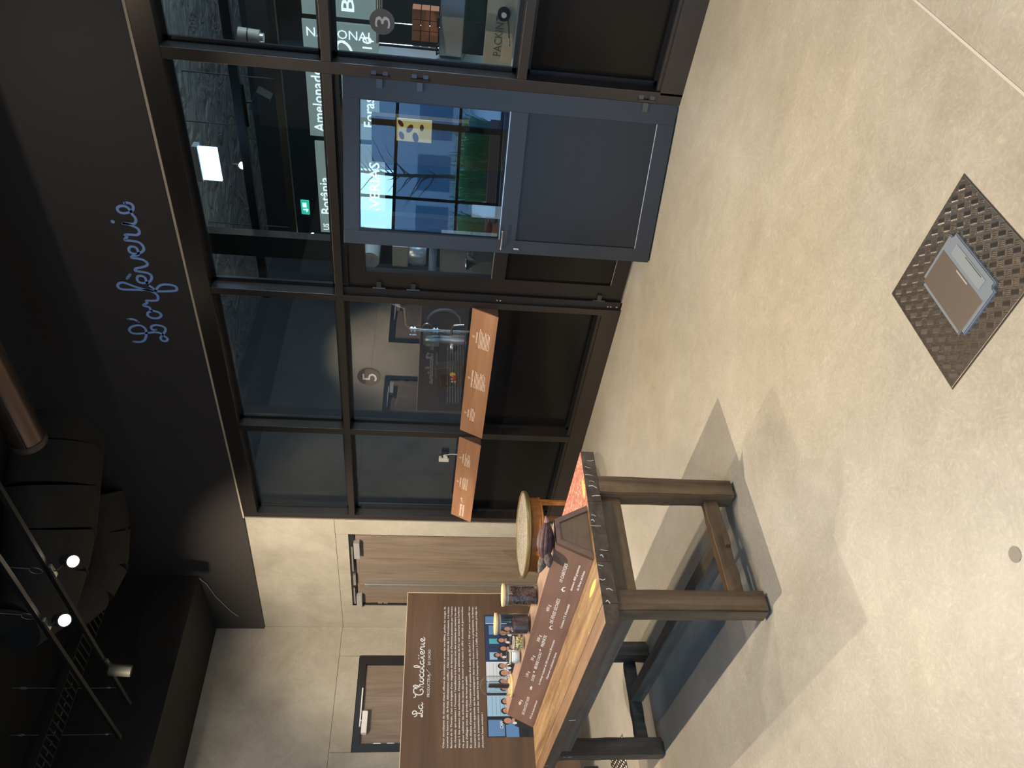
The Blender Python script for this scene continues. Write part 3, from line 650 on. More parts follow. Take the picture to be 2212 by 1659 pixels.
for i in range(4):
    for j in (0, 1): mb.box(cx-.020+j*.021, cx-.001+j*.021, cy-.0085, cy-.0055, TB+.025+i*.031, TB+.052+i*.031, .0015)
tag(obj('chocolate_bar', mb, mat('dark_chocolate', (.055, .028, .024), .4), None), 'upright dark chocolate bar under the glass bell jar', 'chocolate bar')
# cocoa pod
MPOD = mat('dried_pod_skin', (.13, .055, .06), .6); v = geo_pos(MPOD); L(MPOD, ramp(MPOD, noise(MPOD, v, 38, 6, .7), [(.3, (.025, .011, .013)), (.5, (.065, .026, .030)), (.72, (.13, .062, .06))]), B(MPOD).inputs['Base Color'])
MPOD2 = mat('shrivelled_pod_skin', (.09, .07, .06), .85); v = geo_pos(MPOD2); L(MPOD2, ramp(MPOD2, noise(MPOD2, v, 60, 6, .75), [(.3, (.03, .024, .022)), (.5, (.10, .08, .068)), (.72, (.20, .165, .14))]), B(MPOD2).inputs['Base Color'])
def pod_mesh(c, ax, length, rad, ridges, t0=0., t1=1., seed=1, wob=0.):
    rnd = random.Random(seed); ax = Vector(ax).normalized(); up = Vector((0, 0, 1)); s1 = ax.cross(up).normalized(); s2 = s1.cross(ax)
    nu, nv = 60, 26; vs = []; fs = []
    for j in range(nv+1):
        t = t0+(t1-t0)*j/nv; q = max(0., math.sin(PI*min(max(t, 0.001), .999)))**.62
        q *= (1-.25*max(0, t-.6)/.4)
        for k in range(nu):
            a = 2*PI*k/nu; rg = 1+.10*abs(math.cos(a*ridges/2))**.7-.04+wob*rnd.uniform(-1, 1)
            rr_ = rad*q*rg
            p = Vector(c)+ax*(t-.5)*length+s1*rr_*math.cos(a)+s2*rr_*math.sin(a); vs.append(p)
    for j in range(nv): fs += [(j*nu+k, j*nu+(k+1) % nu, (j+1)*nu+(k+1) % nu, (j+1)*nu+k) for k in range(nu)]
    fs += [tuple(range(nu-1, -1, -1)), tuple(nv*nu+k for k in range(nu))]
    return MB().add(vs, fs)
pd = thing('cocoa_pod', 'dark purple-brown dried cocoa pod lying on the right end of the sign block', 'cocoa pod', (-3.04, 1.95, TB))
pa = Vector((-.182, -.145, -.0)).normalized(); pc = Vector((-3.03, 1.950, TB+.042))
obj('shell', pod_mesh(pc, pa, .205, .039, 10, seed=2, wob=.012), MPOD, pd, smooth=True)
obj('stem', MB().tube([pc-pa*.098, pc-pa*.112+Vector((0, 0, .003)), pc-pa*.126+Vector((0, 0, .008))], [.013, .008, .003], 8), mat('dry_stem', (.28, .18, .16), .9), pd, smooth=True)
pd2 = thing('cocoa_pod', 'grey-brown shrivelled half cocoa pod leaning against the larger pod', 'cocoa pod', (-3.10, 1.90, TB))
obj('shell', pod_mesh(pc+pa*.098+Vector((0, 0, .006)), (pa+Vector((0, 0, .28))), .115, .021, 7, seed=5, wob=.05), MPOD2, pd2, smooth=True)
obj('shell_fragment', pod_mesh(pc+pa*.082+Vector((.018, -.014, -.016)), (pa+Vector((0, 0, -.15))), .085, .020, 6, seed=6, wob=.06), MPOD2, pd2, smooth=True)

# ------------------------------------------------------------------ round side table behind the bench
gt = thing('round_side_table', 'small round wooden side table with silvery marbled top behind the workbench', 'side table', (-5.218, 3.428, 0))
cx, cy, R_ = -5.218, 3.428, .350; DZ = -.08; K_ = 1.10
MMAR = mat('mottled_silver_top', (.55, .52, .45), .35, .2); v = geo_pos(MMAR, (1, 1, 1)); L(MMAR, ramp(MMAR, noise(MMAR, v, 34, 6, .75, 2.2), [(.38, (.17, .15, .12)), (.5, (.46, .42, .35)), (.60, (.80, .76, .67))]), B(MMAR).inputs['Base Color'])
MGILT = mat('aged_gilt', (.42, .33, .16), .38, .8)
def lz(p): return [(max(r_*K_, .0005), z_+DZ) for r_, z_ in p]
Q_ = .318
obj('top_inlay', MB().lathe(lz([(.0005, .801), (Q_-.016, .801), (Q_-.016, .79), (.0005, .79)]), cx, cy, 56), MMAR, gt)
obj('gilt_rim', MB().lathe(lz([(Q_-.016, .788), (Q_-.016, .806), (Q_-.009, .812), (Q_, .808), (Q_+.003, .795), (Q_-.002, .782), (Q_-.02, .776), (Q_-.02, .788)]), cx, cy, 56, True), MGILT, gt, smooth=True)
MCHR = wood('cherry_wood', (.26, .095, .025), (.40, .16, .042), (.50, .22, .07), 'x', .7, .38, .6, .3)
obj('apron', MB().lathe(lz([(.0005, .776), (.288, .776), (.292, .768), (.270, .764), (.270, .690), (.276, .686), (.276, .674), (.262, .670), (.0005, .670)]), cx, cy, 56), MCHR, gt)
th0 = math.atan2(-cy, -cx)          # direction of the viewer from the table
for i in range(4):
    a = th0+math.radians((62, -28, -118, 152)[i]); lx, ly = cx+.262*K_*math.cos(a), cy+.262*K_*math.sin(a)
    mb = MB()
    def ringq(z, h): return [(lx+h*math.cos(a+q), ly+h*math.sin(a+q), z) for q in (PI/4, 3*PI/4, 5*PI/4, 7*PI/4)]
    vs = ringq(0, .013)+ringq(.59, .026)+ringq(.69, .028)
    mb.add(vs, [(3, 2, 1, 0), (8, 9, 10, 11)]+[(l*4+k, l*4+(k+1) % 4, l*4+4+(k+1) % 4, l*4+4+k) for l in (0, 1) for k in range(4)])
    obj('leg', mb, MCHR, gt)
dr = MB()
for k in range(12):
    a0 = th0-.05+k*.06; a1 = a0+.06
    c = [(cx+r_*K_*math.cos(a_), cy+r_*K_*math.sin(a_)) for r_ in (.2705, .276) for a_ in (a0, a1)]
    z0, z1 = .697+DZ, .757+DZ
    dr.add([(*c[0], z0), (*c[1], z0), (*c[3], z0), (*c[2], z0), (*c[0], z1), (*c[1], z1), (*c[3], z1), (*c[2], z1)], [(0, 1, 2, 3), (7, 6, 5, 4), (3, 2, 6, 7), (0, 4, 5, 1), (0, 3, 7, 4), (1, 5, 6, 2)])
obj('drawer', dr, MCHR, gt)

# ------------------------------------------------------------------ presentation panel
MPB = wood('dark_stained_panel', (.085, .045, .022), (.125, .070, .036), (.165, .096, .05), 'y', .32, .55, .7)
PX = -6.6
pn = thing('presentation_panel', 'large dark brown presentation panel with white text and a staff photograph, behind the workbench', 'panel', (PX, 2.6, 0))
obj('board', MB().box(PX-.03, PX, .85, 3.655, .140, 1.628), MPB, pn)
obj('edge_strip', MB().box(PX-.031, PX+.0008, .85, 3.662, 1.628, 1.634).box(PX-.031, PX+.0008, 3.655, 3.661, .14, 1.634), mat('pale_plywood_edge', (.70, .55, .38), .6), pn)
for yy in (2.03, 3.2, 1.0):
    obj('foot', MB().box(PX-.12, PX+.05, yy-.04, yy+.05, .0, .125, .025), MBLKPL, pn)
for i in range(22): obj('edge_screw', MB().disc((PX+.0012, .95+i*.125, 1.622), .0022, 'x', 8), MJD, pn)
lines = ["Odeur envoûtante de chocolat chaud, effluves de noisettes et amandes torréfiées, parfum de nougat, de", "caramel au beurre salé, de fruits délicatement confits… Dans les coulisses de La Chocolaterie, à la manu-",
 "facture de St Thonan, c'est une brigade d'une vingtaine de femmes et d'hommes passionnés par l'univers", "du chocolat, qui mettent à l'honneur l'excellence à la française avec des créations qui marient les clas-",
 "siques à des saveurs plus audacieuses. Chaque jour, ces alchimistes de l'or noir oeuvrent dans l'orfèvre-", "rie, pour sublimer les arômes du cacao dans la douceur et la nuance et offrir chocolats et gourmandises",
 "issus d'alliages avec des produits de haute qualité.", "En une dizaine d'années, la Chocolaterie est passée d'un atelier de 20 m² à 1 700 m² pour accueillir nos", "maestros et leurs apprentis qui les accompagnent dans toutes leurs créations et préparations. La forma-",
 "tion et la transmission sont des valeurs fortes de l'entreprise, toujours à l'affût d'un nouveau prodige du", "chocolat haute couture !"]
wd = [1.272]*11; wd[6] = .607; wd[10] = .288; wd[0] = 1.27
pz = [1.272-.0327*i for i in range(11)]
for t, w_, z_ in zip(lines, wd, pz):
    obj('text_line', text_mb([(t, 0, 0, w_, .0165, .012)], (PX+.0015, 2.245, z_), (0, 1, 0), (0, 0, 1)), MWHITE, pn)
obj('text_line', text_mb([('PRODUCTEUR', 0, 0, .20, .024)], (PX+.0015, 2.668, 1.402), (0, 1, 0), (0, 0, 1)), MWHITE, pn)
obj('text_line', text_mb([('DE CACAO', 0, 0, .142, .024)], (PX+.0015, 2.952, 1.402), (0, 1, 0), (0, 0, 1)), MWHITE, pn)
mb = MB(); lf_ = [(2.885+.030*math.cos(a)*1.0+.012*math.sin(a), 1.414+.012*math.sin(a)+.022*math.cos(a)) for a in [k*PI/12 for k in range(24)]]
mb.add([(PX+.0015, a, b) for a, b in lf_], [tuple(range(24))]); obj('leaf_mark', mb, MWHITE, pn)
mb = MB(); ribbon(mb, smooth_path([(2.858, 1.395), (2.88, 1.412), (2.912, 1.430)], 4), .0025, lambda a, b: (PX+.0022, a, b)); obj('leaf_vein', mb, MPB, pn)
G_ = {'L': ([[(-.05, 1.9), (.1, 1.45), (.5, 1.35), (.78, 1.75), (.72, 2.25), (.45, 2.4), (.3, 2.1), (.42, 1.5), (.45, .8), (.35, .3), (.1, .02), (-.08, .12), (.0, .36), (.28, .3), (.6, .03), (.85, .1), (.9, .4), (.72, .5)]], 1.05),
 'C': ([[(-.1, 2.2), (.05, 1.85), (.3, 1.85), (.55, 2.1), (.7, 2.4)], [(1.25, 1.55), (1.3, 2.1), (1.0, 2.35), (.55, 2.0), (.3, 1.2), (.4, .35), (.8, .02), (1.15, .3), (1.1, .75), (.9, .7)]], 1.35),
 'a': ([[(.62, .85), (.35, 1.0), (.08, .7), (.06, .25), (.3, .02), (.55, .35), (.66, .9), (.62, .35), (.74, .02), (.98, .25)]], .93), 'h': ([[(0, .3), (.35, 1.35), (.45, 2.1), (.3, 2.45), (.16, 2.1), (.15, .02)], [(.15, .35), (.38, .95), (.58, .85), (.58, .25), (.72, .02), (.95, .25)]], .92),
 'o': ([[(.35, 1.0), (.08, .7), (.1, .2), (.35, .02), (.6, .3), (.58, .75), (.35, 1.0), (.45, .82), (.78, .82)]], .74), 'c': ([[(.55, .78), (.42, 1.0), (.12, .75), (.08, .25), (.32, .02), (.6, .12), (.75, .3)]], .72),
 'l': ([[(0, .3), (.32, 1.35), (.42, 2.1), (.28, 2.45), (.14, 2.0), (.16, .35), (.32, .02), (.6, .3)]], .58), 't': ([[(0, .3), (.28, 1.1), (.32, 1.9), (.28, .9), (.32, .2), (.46, .02), (.68, .25)], [(.0, 1.35), (.62, 1.4)]], .66),
 'e': ([[(0, .28), (.35, .42), (.55, .72), (.42, 1.0), (.14, .8), (.1, .3), (.34, .02), (.62, .1), (.8, .3)]], .78), 'r': ([[(0, .3), (.12, .85), (.16, 1.12), (.28, .92), (.52, .92), (.5, .45), (.58, .04), (.84, .3)]], .82), 'i': ([[(0, .3), (.18, .95), (.16, .35), (.3, .02), (.55, .3)], [(.24, 1.5), (.245, 1.52)]], .53), ' ': ([], .9)}
def script(txt, y0, z0, width, xh, sw, Pf):
    adv = sum(G_[c][1] for c in txt); k = width/adv; cur = 0; out = []
    for c in txt:
        mb = MB()
        for st_ in G_[c][0]:
            ribbon(mb, smooth_path([(y0+(cur+a)*k, z0+b*xh) for a, b in st_], 5), sw, Pf)
        if G_[c][0]: out.append(mb)
        cur += G_[c][1]
    return out
tm = MB()
for mb in script('La Chocolaterie', 2.505, 1.457, .705, .036, .0085, lambda a, b: (PX+.0016, a, b)): obj('script_letter', mb, MWHITE, pn)
# printed staff photograph (flat print on the panel)
def flat(name): return mat(name, (0, 0, 0), .5)
pm = [mat('print_dark', (.012, .013, .018), .45), mat('print_navy', (.02, .035, .10), .45), mat('print_sky', (.36, .55, .72), .45), mat('print_blue', (.12, .25, .48), .45), mat('print_skin', (.55, .27, .17), .5), mat('print_hair', (.018, .012, .010), .5), mat('print_white', (.72, .76, .80), .5), mat('print_jacket', (.022, .020, .024), .5), mat('print_cyan', (.10, .42, .50), .5)]
PY0, PY1, PZ0, PZ1 = 2.327, 3.435, .30, .910
mb = MB(); lay = [0]
def rect(a, b, c, d, mi):
    lay[0] += 1; mb.cur = mi; x = PX+.0012+lay[0]*.00006
    mb.add([(x, a, c), (x, b, c), (x, b, d), (x, a, d)], [(0, 1, 2, 3)])
def ov(a, c, ra, rc, mi, n=14):
    lay[0] += 1; mb.cur = mi; x = PX+.0012+lay[0]*.00006
    mb.add([(x, a+ra*math.cos(2*PI*k/n), c+rc*math.sin(2*PI*k/n)) for k in range(n)], [tuple(range(n))])
rect(PY0, PY1, PZ0, PZ1, 0); rect(2.335, 2.47, .76, .90, 3); rect(2.50, 2.68, .70, .905, 2); rect(2.70, 2.80, .70, .905, 2); rect(2.805, 2.98, .70, .905, 6); rect(2.98, 3.43, .72, .905, 1)
rect(3.0, 3.07, .80, .87, 2); rect(3.15, 3.20, .78, .87, 8); rect(3.24, 3.33, .79, .87, 3); rect(3.35, 3.42, .76, .9, 3); rect(3.345, 3.352, .7, .9, 6)
for k in range(5): rect(2.51, 2.67, .72+k*.035, .723+k*.035, 3); rect(2.82, 2.97, .72+k*.03, .722+k*.03, 3)
rect(PY0, 2.47, .64, .75, 3); rect(PY0, 2.55, .52, .64, 0)
for (a, c, s_) in ((2.46, .735, 1.15), (2.545, .745, 1.0), (2.625, .745, 1.0), (2.74, .75, .95), (2.80, .76, .9), (2.875, .745, 1.15), (2.94, .76, .95), (3.02, .735, 1.1), (3.04, .80, .8), (3.10, .745, 1.0), (3.18, .76, .95), (3.25, .74, 1.1), (3.29, .70, 1.0)):
    ov(a, c-.16*s_, .062*s_, .13*s_, 7); rect(a-.02, a+.02, c-.055*s_, c-.035*s_, 4)
    ov(a-.018, c-.062, .012, .02, 6, 8); ov(a, c+.008, .027*s_, .034*s_, 5); ov(a+.002, c-.003, .021*s_, .029*s_, 4); ov(a, c-.018*s_, .015*s_, .012*s_, 4)
    ov(a-.008, c+.002, .003, .002, 5, 6); ov(a+.009, c+.002, .003, .002, 5, 6)
for a, c in ((2.87, .60), (2.78, .61), (3.0, .63), (3.22, .59), (3.12, .66)): ov(a, c, .022, .016, 4, 8)
rect(PY0, 3.30, PZ0, .56, 7)
mb.cur = 0
obj('printed_photograph', mb, pm, pn)
obj('photo_lettering', text_mb([('CAM', 2.395-2.327, .775-.3, .06, .028, .02)], (PX+.008, 2.327, .3), (0, 1, 0), (0, 0, 1)), MWHITE, pn)

# ------------------------------------------------------------------ sloping information shelves on the glazing
MSH = wood('warm_walnut_shelf', (.22, .105, .052), (.31, .158, .083), (.39, .21, .115), 'x', .45, .5, .6)
MSHD = wood('shelf_side_wood', (.075, .04, .022), (.10, .055, .03), (.13, .07, .04), 'z', .6, .6, .5)
def shelf(x0, x1, label, blocks, title=None):
    t = thing('information_shelf', label, 'shelf', ((x0+x1)/2, 4.69, 1.0))
    ty, tz, by, bz = 4.690, 1.214, 4.588, 1.008
    obj('sloping_board', MB().prism([(ty, tz), (by, bz), (by+.010, bz-.002), (ty+.006, tz-.012)], x0, x1, 'x'), MSH, t)
    for a in (x0+.004, x1-.018): obj('side_cheek', MB().prism([(4.699, tz-.015), (by+.012, bz), (4.699, bz)], a, a+.014, 'x'), MSHD, t)
    O = ((x0+x1)/2, by, bz); Lh = math.hypot(ty-by, tz-bz); Uv = (0, ty-by, tz-bz); xc_ = (x0+x1)/2
    Uu = Vector(Uv).normalized(); Nn_ = Vector((1, 0, 0)).cross(Uu)
    P = lambda a, b: tuple(Vector((a, by, bz))+Uu*b+Nn_*.0009)
    for (cx_, num, head, hw, rows) in blocks:
        mb = MB(); ribbon(mb, [(cx_+.011*math.cos(k*PI/12), .194+.011*math.sin(k*PI/12)) for k in range(25)], .0022, P)
        obj('number_ring', mb, MCREAM, t)
        obj('number', text_mb([(num, cx_-.004-xc_, .189, .008, .010)], O, (1, 0, 0), Uv, .0009), MCREAM, t)
        obj('heading', text_mb([(head, cx_-hw/2-xc_, .158, hw, .014, .02)], O, (1, 0, 0), Uv, .0009), MCREAM, t)
        mb = MB(); rs = random.Random(int(abs(cx_)*100))
        for i, (rw) in enumerate(rows):       # body copy too small to read: broken pale lines
            x = cx_-rows[0]/2; end = x+rw
            while x < end-.01:
                l = min(rs.uniform(.012, .04), end-x); ribbon(mb, [(x, .140-i*.0125), (x+l, .140-i*.0125)], .0042, P); x += l+.0045
        obj('small_print', mb, MCREAM, t)
    if title:
        for (s_, xx, vv, ww) in title: obj('heading', text_mb([(s_, xx-xc_, vv, ww, .020, .03)], O, (1, 0, 0), Uv, .0009), MCREAM, t)
        mb = MB(); ax_ = title[0][1]+title[0][3]+.03
        ribbon(mb, smooth_path([(ax_, .115), (ax_+.03, .128), (ax_+.07, .132)], 4), .005, P); ribbon(mb, [(ax_+.058, .143), (ax_+.078, .132), (ax_+.062, .120)], .005, P)
        obj('arrow', mb, MCREAM, t)
    return t
shelf(-5.404, -3.917, 'long sloping wooden shelf with three text blocks fixed to the glazing left of the doors', [(-4.205, '5', 'LE CONCHAGE', .115, [.21, .20, .18, .14, .19, .18, .18, .17]), (-4.69, '4', 'LE MÉLANGE ET AFFINAGE', .205, [.20, .20, .18, .15, .20, .19, .20, .19, .09]), (-5.14, '3', 'LE BROYAGE', .10, [.16, .16, .16, .13])])
shelf(-6.779, -5.512, 'sloping wooden shelf with a heading and two text blocks beside the concrete wall', [(-5.80, '2', 'LE CONCASSAGE', .14, [.19, .13, .18, .18, .13]), (-6.18, '1', 'LA TORRÉFACTION', .15, [.19, .19, .19, .19, .19])],
      [('DE NOS CABOSSES', -6.74, .120, .21), ('À NOS CHOCOLATS', -6.74, .090, .21)])

# ------------------------------------------------------------------ tread-plate floor covers
MTP = mat('tread_plate_metal', (.46, .41, .36), .27, 1.); v = geo_pos(MTP); nq = noise(MTP, v, 50, 4); bump(MTP, nq, .12, .002)
def bar_mesh():
    l, w_, h = .0118, .0025, .0024; me = MB()
    me.add([(-l, 0, 0), (-l*.55, -w_, 0), (l*.55, -w_, 0), (l, 0, 0), (l*.55, w_, 0), (-l*.55, w_, 0), (-l*.5, 0, h), (l*.5, 0, h)],
           [(0, 1, 6), (1, 2, 7, 6), (2, 3, 7), (3, 4, 7), (4, 5, 6, 7), (5, 0, 6)]); return me
def tread_plate(x0, x1, y0, y1, label):
    t = thing('floor_cover', label, 'floor cover', ((x0+x1)/2, (y0+y1)/2, 0))
    obj('plate', MB().box(x0, x1, y0, y1, .0005, .004, .001), MTP, t)
    bmv = bar_mesh(); mb = MB(); p = .0285; cx_, cy_ = (x0+x1)/2, (y0+y1)/2
    for i in range(-14, 15):
        for j in range(-14, 15):
            u, v_ = i*p, j*p; X = cx_+(u-v_)*.7071; Y = cy_+(u+v_)*.7071
            if not (x0+.004 < X < x1-.004 and y0+.004 < Y < y1-.004): continue
            an = PI/4+(PI/2 if (i+j) % 2 else 0)
            for k in range(-2, 3):
                ox, oy = -math.sin(an)*k*.0056, math.cos(an)*k*.0056
                px, py = X+ox, Y+oy
                if not (x0+.006 < px-.0 < x1-.006 and y0+.006 < py < y1-.006): continue
                mb.add([(px+a*math.cos(an)-b*math.sin(an), py+a*math.sin(an)+b*math.cos(an), .004+c) for a, b, c in bmv.v], bmv.f)
    tag(obj('tread_bars', mb, MTP, t), kind='stuff')
    obj('edge_gap', MB().box(x0-.004, x1+.004, y0-.004, y1+.004, .0002, .0006), MJD, t)
    return t
tread_plate(-1.480, -1.022, 1.524, 1.977, 'square diamond-pattern metal floor cover set in the concrete at the lower right of the room')
tread_plate(-6.135, -5.69, 1.57, 2.02, 'diamond-pattern metal floor cover under the far end behind the workbench leg')
MGB = mat('grey_blue_plastic', (.16, .19, .23), .42)
def socket_box(x0, x1, y0, y1, label):
    t = thing('floor_socket_box', label, 'floor box', ((x0+x1)/2, (y0+y1)/2, .004))
    bm = bmesh.new(); bmesh.ops.create_cube(bm, size=1)
    for v in bm.verts: v.co = ((x0+x1)/2+v.co.x*(x1-x0), (y0+y1)/2+v.co.y*(y1-y0), .004+(v.co.z+.5)*.010)
    bmesh.ops.bevel(bm, geom=[e for e in bm.edges if abs((e.verts[0].co-e.verts[1].co).z) > .005], offset=.018, segments=5, affect='EDGES')
    bmesh.ops.bevel(bm, geom=[e for e in bm.edges if all(v.co.z > .0139 for v in e.verts)], offset=.003, segments=2, affect='EDGES')
    obj('frame', MB().bm(bm), MGB, t)
    obj('metal_inlay', MB().box(x0+.012, x1-.066, y0+.014, y1-.014, .0138, .0152, .0006), mat('brown_brushed_lid', (.24, .20, .17), .35, .7) if 'brown_brushed_lid' not in bpy.data.materials else bpy.data.materials['brown_brushed_lid'], t)
    obj('cable_flap', MB().box(x1-.054, x1-.018, y0+.05, y1-.05, .0138, .0156, .0008), mat('pale_grey_blue_plastic', (.20, .235, .26), .45) if 'pale_grey_blue_plastic' not in bpy.data.materials else bpy.data.materials['pale_grey_blue_plastic'], t)
    obj('flap_slot', MB().box(x1-.024, x1-.0215, y0+.07, y1-.11, .0154, .0160), MJD, t)
    obj('finger_pull', MB().box(x1-.074, x1-.069, y0+.10, y1-.11, .0150, .0166, .0006), MGRPL, t)
    return t
E_ = socket_box(-1.349, -1.150, 1.599, 1.876, 'grey-blue floor socket box with a brushed lid on the nearer metal cover')

# ================================================================== CEILING EQUIPMENT
MTRK = mat('black_track', (.008, .0075, .007), .6, .1)
def track(y, label, x0=-7.79):
    t = thing('lighting_track', label, 'track', ((x0)/2, y, 4.26), group=None)
    obj('rail', MB().box(x0, .6, y-.017, y+.017, 4.245, 4.28, .002), MTRK, t)
    obj('end_cap', MB().box(x0-.012, x0, y-.018, y+.018, 4.243, 4.282, .002), MBLKPL, t)
    return t
trA = track(3.10, 'black lighting track nearer the glazing carrying a lit spot and an unlit white projector')
trB = track(2.79, 'black lighting track farther from the glazing carrying one lit spot')
MWIRE = mat('steel_wire', (.45, .44, .42), .4, .8)
for (yy, x_, nm) in ((3.10, -7.42, 'thin hanging wire with clips holding the track nearer the glazing'), (2.79, -7.72, 'thin hanging wire with clips holding the track farther from the glazing')):
    t = thing('suspension_wire', nm, 'wire', (x_, yy, 4.28))
    obj('wire', MB().tube([(x_, yy, 4.28), (x_-.01, yy, 4.55), (x_, yy, 5.2)], .003, 6), MWIRE, t)
    obj('clip', MB().ell((x_, yy, 4.36), .010, .010, .022, None, 8, 6), MWIRE, t)
    obj('loop', MB().tube([(x_+.022*math.cos(a), yy, 5.10+.028*math.sin(a)) for a in [k*PI/8 for k in range(17)]], .003, 6), MWIRE, t)
for (c, nm) in (((-5.517, 3.206, 4.45), 'coiled spare cable hanging above the right lit spot'), ((-5.68, 2.914, 4.45), 'coiled spare cable hanging above the left lit spot')):
    pts = [(c[0]+.045*math.cos(a), c[1], c[2]+.045*math.sin(a)) for a in [k*PI/10 for k in range(24)]]+[(c[0]+.05, c[1], c[2]+.2), (c[0]+.05, c[1], 5.2)]
    tag(obj('cable_loop', MB().tube(pts, .0028, 6), MWIRE, None), nm, 'cable')
MLAMP = mat('lamp_glow', (1, .9, .75), .5, emit=(1, .86, .66), es=60)
MLBODY = mat('lamp_body', (.06, .055, .05), .45)
def spotlight(pos, target, trk, label, lit=True, body=None, r=.050, l=.15):
    d = (Vector(target)-Vector(pos)).normalized(); t = thing('track_spotlight', label, 'spotlight', pos)
    q = d.to_track_quat('Z', 'Y').to_matrix(); p = Vector(pos)
    def tr(v): return tuple(p+q @ Vector(v))
    mb = MB(); mb.lathe([(r*.5, -l), (r*.95, -l+.012), (r, -l+.03), (r, .0), (r*.86, .0), (r*.80, -.018), (.0005, -.018)], 0, 0, 24); mb.v = [tr(v) for v in mb.v]
    obj('housing', mb, body or MLBODY, t, smooth=True)
    mb = MB(); mb.lathe([(.0005, -.012), (r*.80, -.012)], 0, 0, 24); mb.v = [tr(v) for v in mb.v]
    obj('lens', mb, MLAMP if lit else MBLKPL, t)
    ap = (p.x, trk[1], trk[2]-.02); mid = tr((0, 0, -l*.6))
    obj('bracket', MB().tube([mid, (ap[0], ap[1], ap[2]-.03), ap], .007, 8), body or MLBODY, t)
    obj('adaptor', MB().box(p.x-.07, p.x+.07, trk[1]-.016, trk[1]+.016, trk[2]-.036, trk[2]-.016, .003), body or MALU, t)
    return t
spotlight((-5.33, 3.18, 4.12), (-2.6, 1.2, .9), (0, 3.10, 4.26), 'lit track spotlight on the track nearer the glazing')
spotlight((-5.55, 2.82, 4.12), (-2.2, .9, .9), (0, 2.79, 4.26), 'lit track spotlight on the track farther from the glazing')
MIV = mat('ivory_housing', (.10, .095, .08), .6)
spotlight((-6.90, 3.03, 4.02), (-7.1, 3.05, 3.0), (0, 3.10, 4.26), 'unlit ivory track spotlight hanging near the end of the track', False, MIV, .05, .19)

# round metal pipe and dark lagged ducts
MPIPE = mat('dull_metal_pipe', (.17, .13, .115), .28, .9)
pp = thing('metal_pipe', 'dull reflective round metal pipe with a flanged end under the ceiling', 'pipe', (-2, 3.585, 4.3))
obj('pipe_body', MB().tube([(-4.38, 3.585, 4.30), (.6, 3.585, 4.30)], .115, 32), MPIPE, pp, smooth=True)
obj('flange', MB().tube([(-4.43, 3.585, 4.30), (-4.38, 3.585, 4.30)], .122, 32), mat('dark_flange', (.06, .05, .05), .5, .4), pp, smooth=True)
obj('seam', MB().box(-4.38, .6, 3.478, 3.49, 4.252, 4.268), MBLACK, pp)
MDUCT = mat('dark_lagging', (.020, .019, .017), .85); v = geo_pos(MDUCT); bump(MDUCT, noise(MDUCT, v, 3, 3), .5, .05)
def duct(pts, rad, label):
    t = thing('ceiling_duct', label, 'duct', pts[0]); P_ = []; n = len(pts)
    for i in range(n-1): 
        mb = MB().tube([pts[i], pts[i+1]], [rad[i], rad[i+1]], 28); obj('duct_segment', mb, MDUCT, t, smooth=True)
        obj('joint_ring', MB().tube([Vector(pts[i+1])-Vector((0, .012, 0)), Vector(pts[i+1])+Vector((0, .012, 0))], rad[i+1]*1.02, 28), MDUCT, t, smooth=True)
    return t
duct([(-5.60, 5.0, 4.86), (-5.78, 4.62, 4.84), (-5.95, 4.30, 4.82), (-6.15, 4.0, 4.80), (-6.35, 3.72, 4.80), (-6.50, 3.45, 4.82), (-6.4, 3.2, 4.9)], [.36, .37, .37, .36, .33, .30, .26], 'large dark segmented ceiling duct bending above the lit spotlights')
duct([(-6.55, 4.66, 4.78), (-6.80, 4.40, 4.72), (-7.0, 4.15, 4.70), (-7.05, 3.9, 4.74), (-6.95, 3.6, 4.85)], [.30, .31, .30, .28, .26], 'second dark segmented duct bending behind the larger ceiling duct')
ct = thing('cable_tray', 'dark perforated cable tray running across the ceiling behind the tracks', 'cable tray', (-7.3, 1.5, 4.6))
obj('side_rail', MB().box(-7.36, -7.35, -1, 4.2, 4.60, 4.66), MTRK, ct); obj('side_rail', MB().box(-7.06, -7.05, -1, 4.2, 4.60, 4.66), MTRK, ct)
for i in range(34): obj('rung', MB().box(-7.35, -7.06, 1.9+i*.07, 1.915+i*.07, 4.60, 4.604), MTRK, ct)
for i in range(14): obj('slot_edge', MB().box(-7.349, -7.34, 2.05+i*.085, 2.09+i*.085, 4.655, 4.664), MWIRE, ct)
# small loose cable at the corner of the upper wall
tag(obj('loose_cable', MB().tube([(-8.14, 4.66, 4.02), (-8.3, 4.68, 3.97), (-8.6, 4.69, 3.92), (-8.95, 4.69, 3.80), (-9.1, 4.69, 3.72)], .005, 6), MWIRE, None), 'thin pale cable curving out of the dark corner above the concrete wall', 'cable')

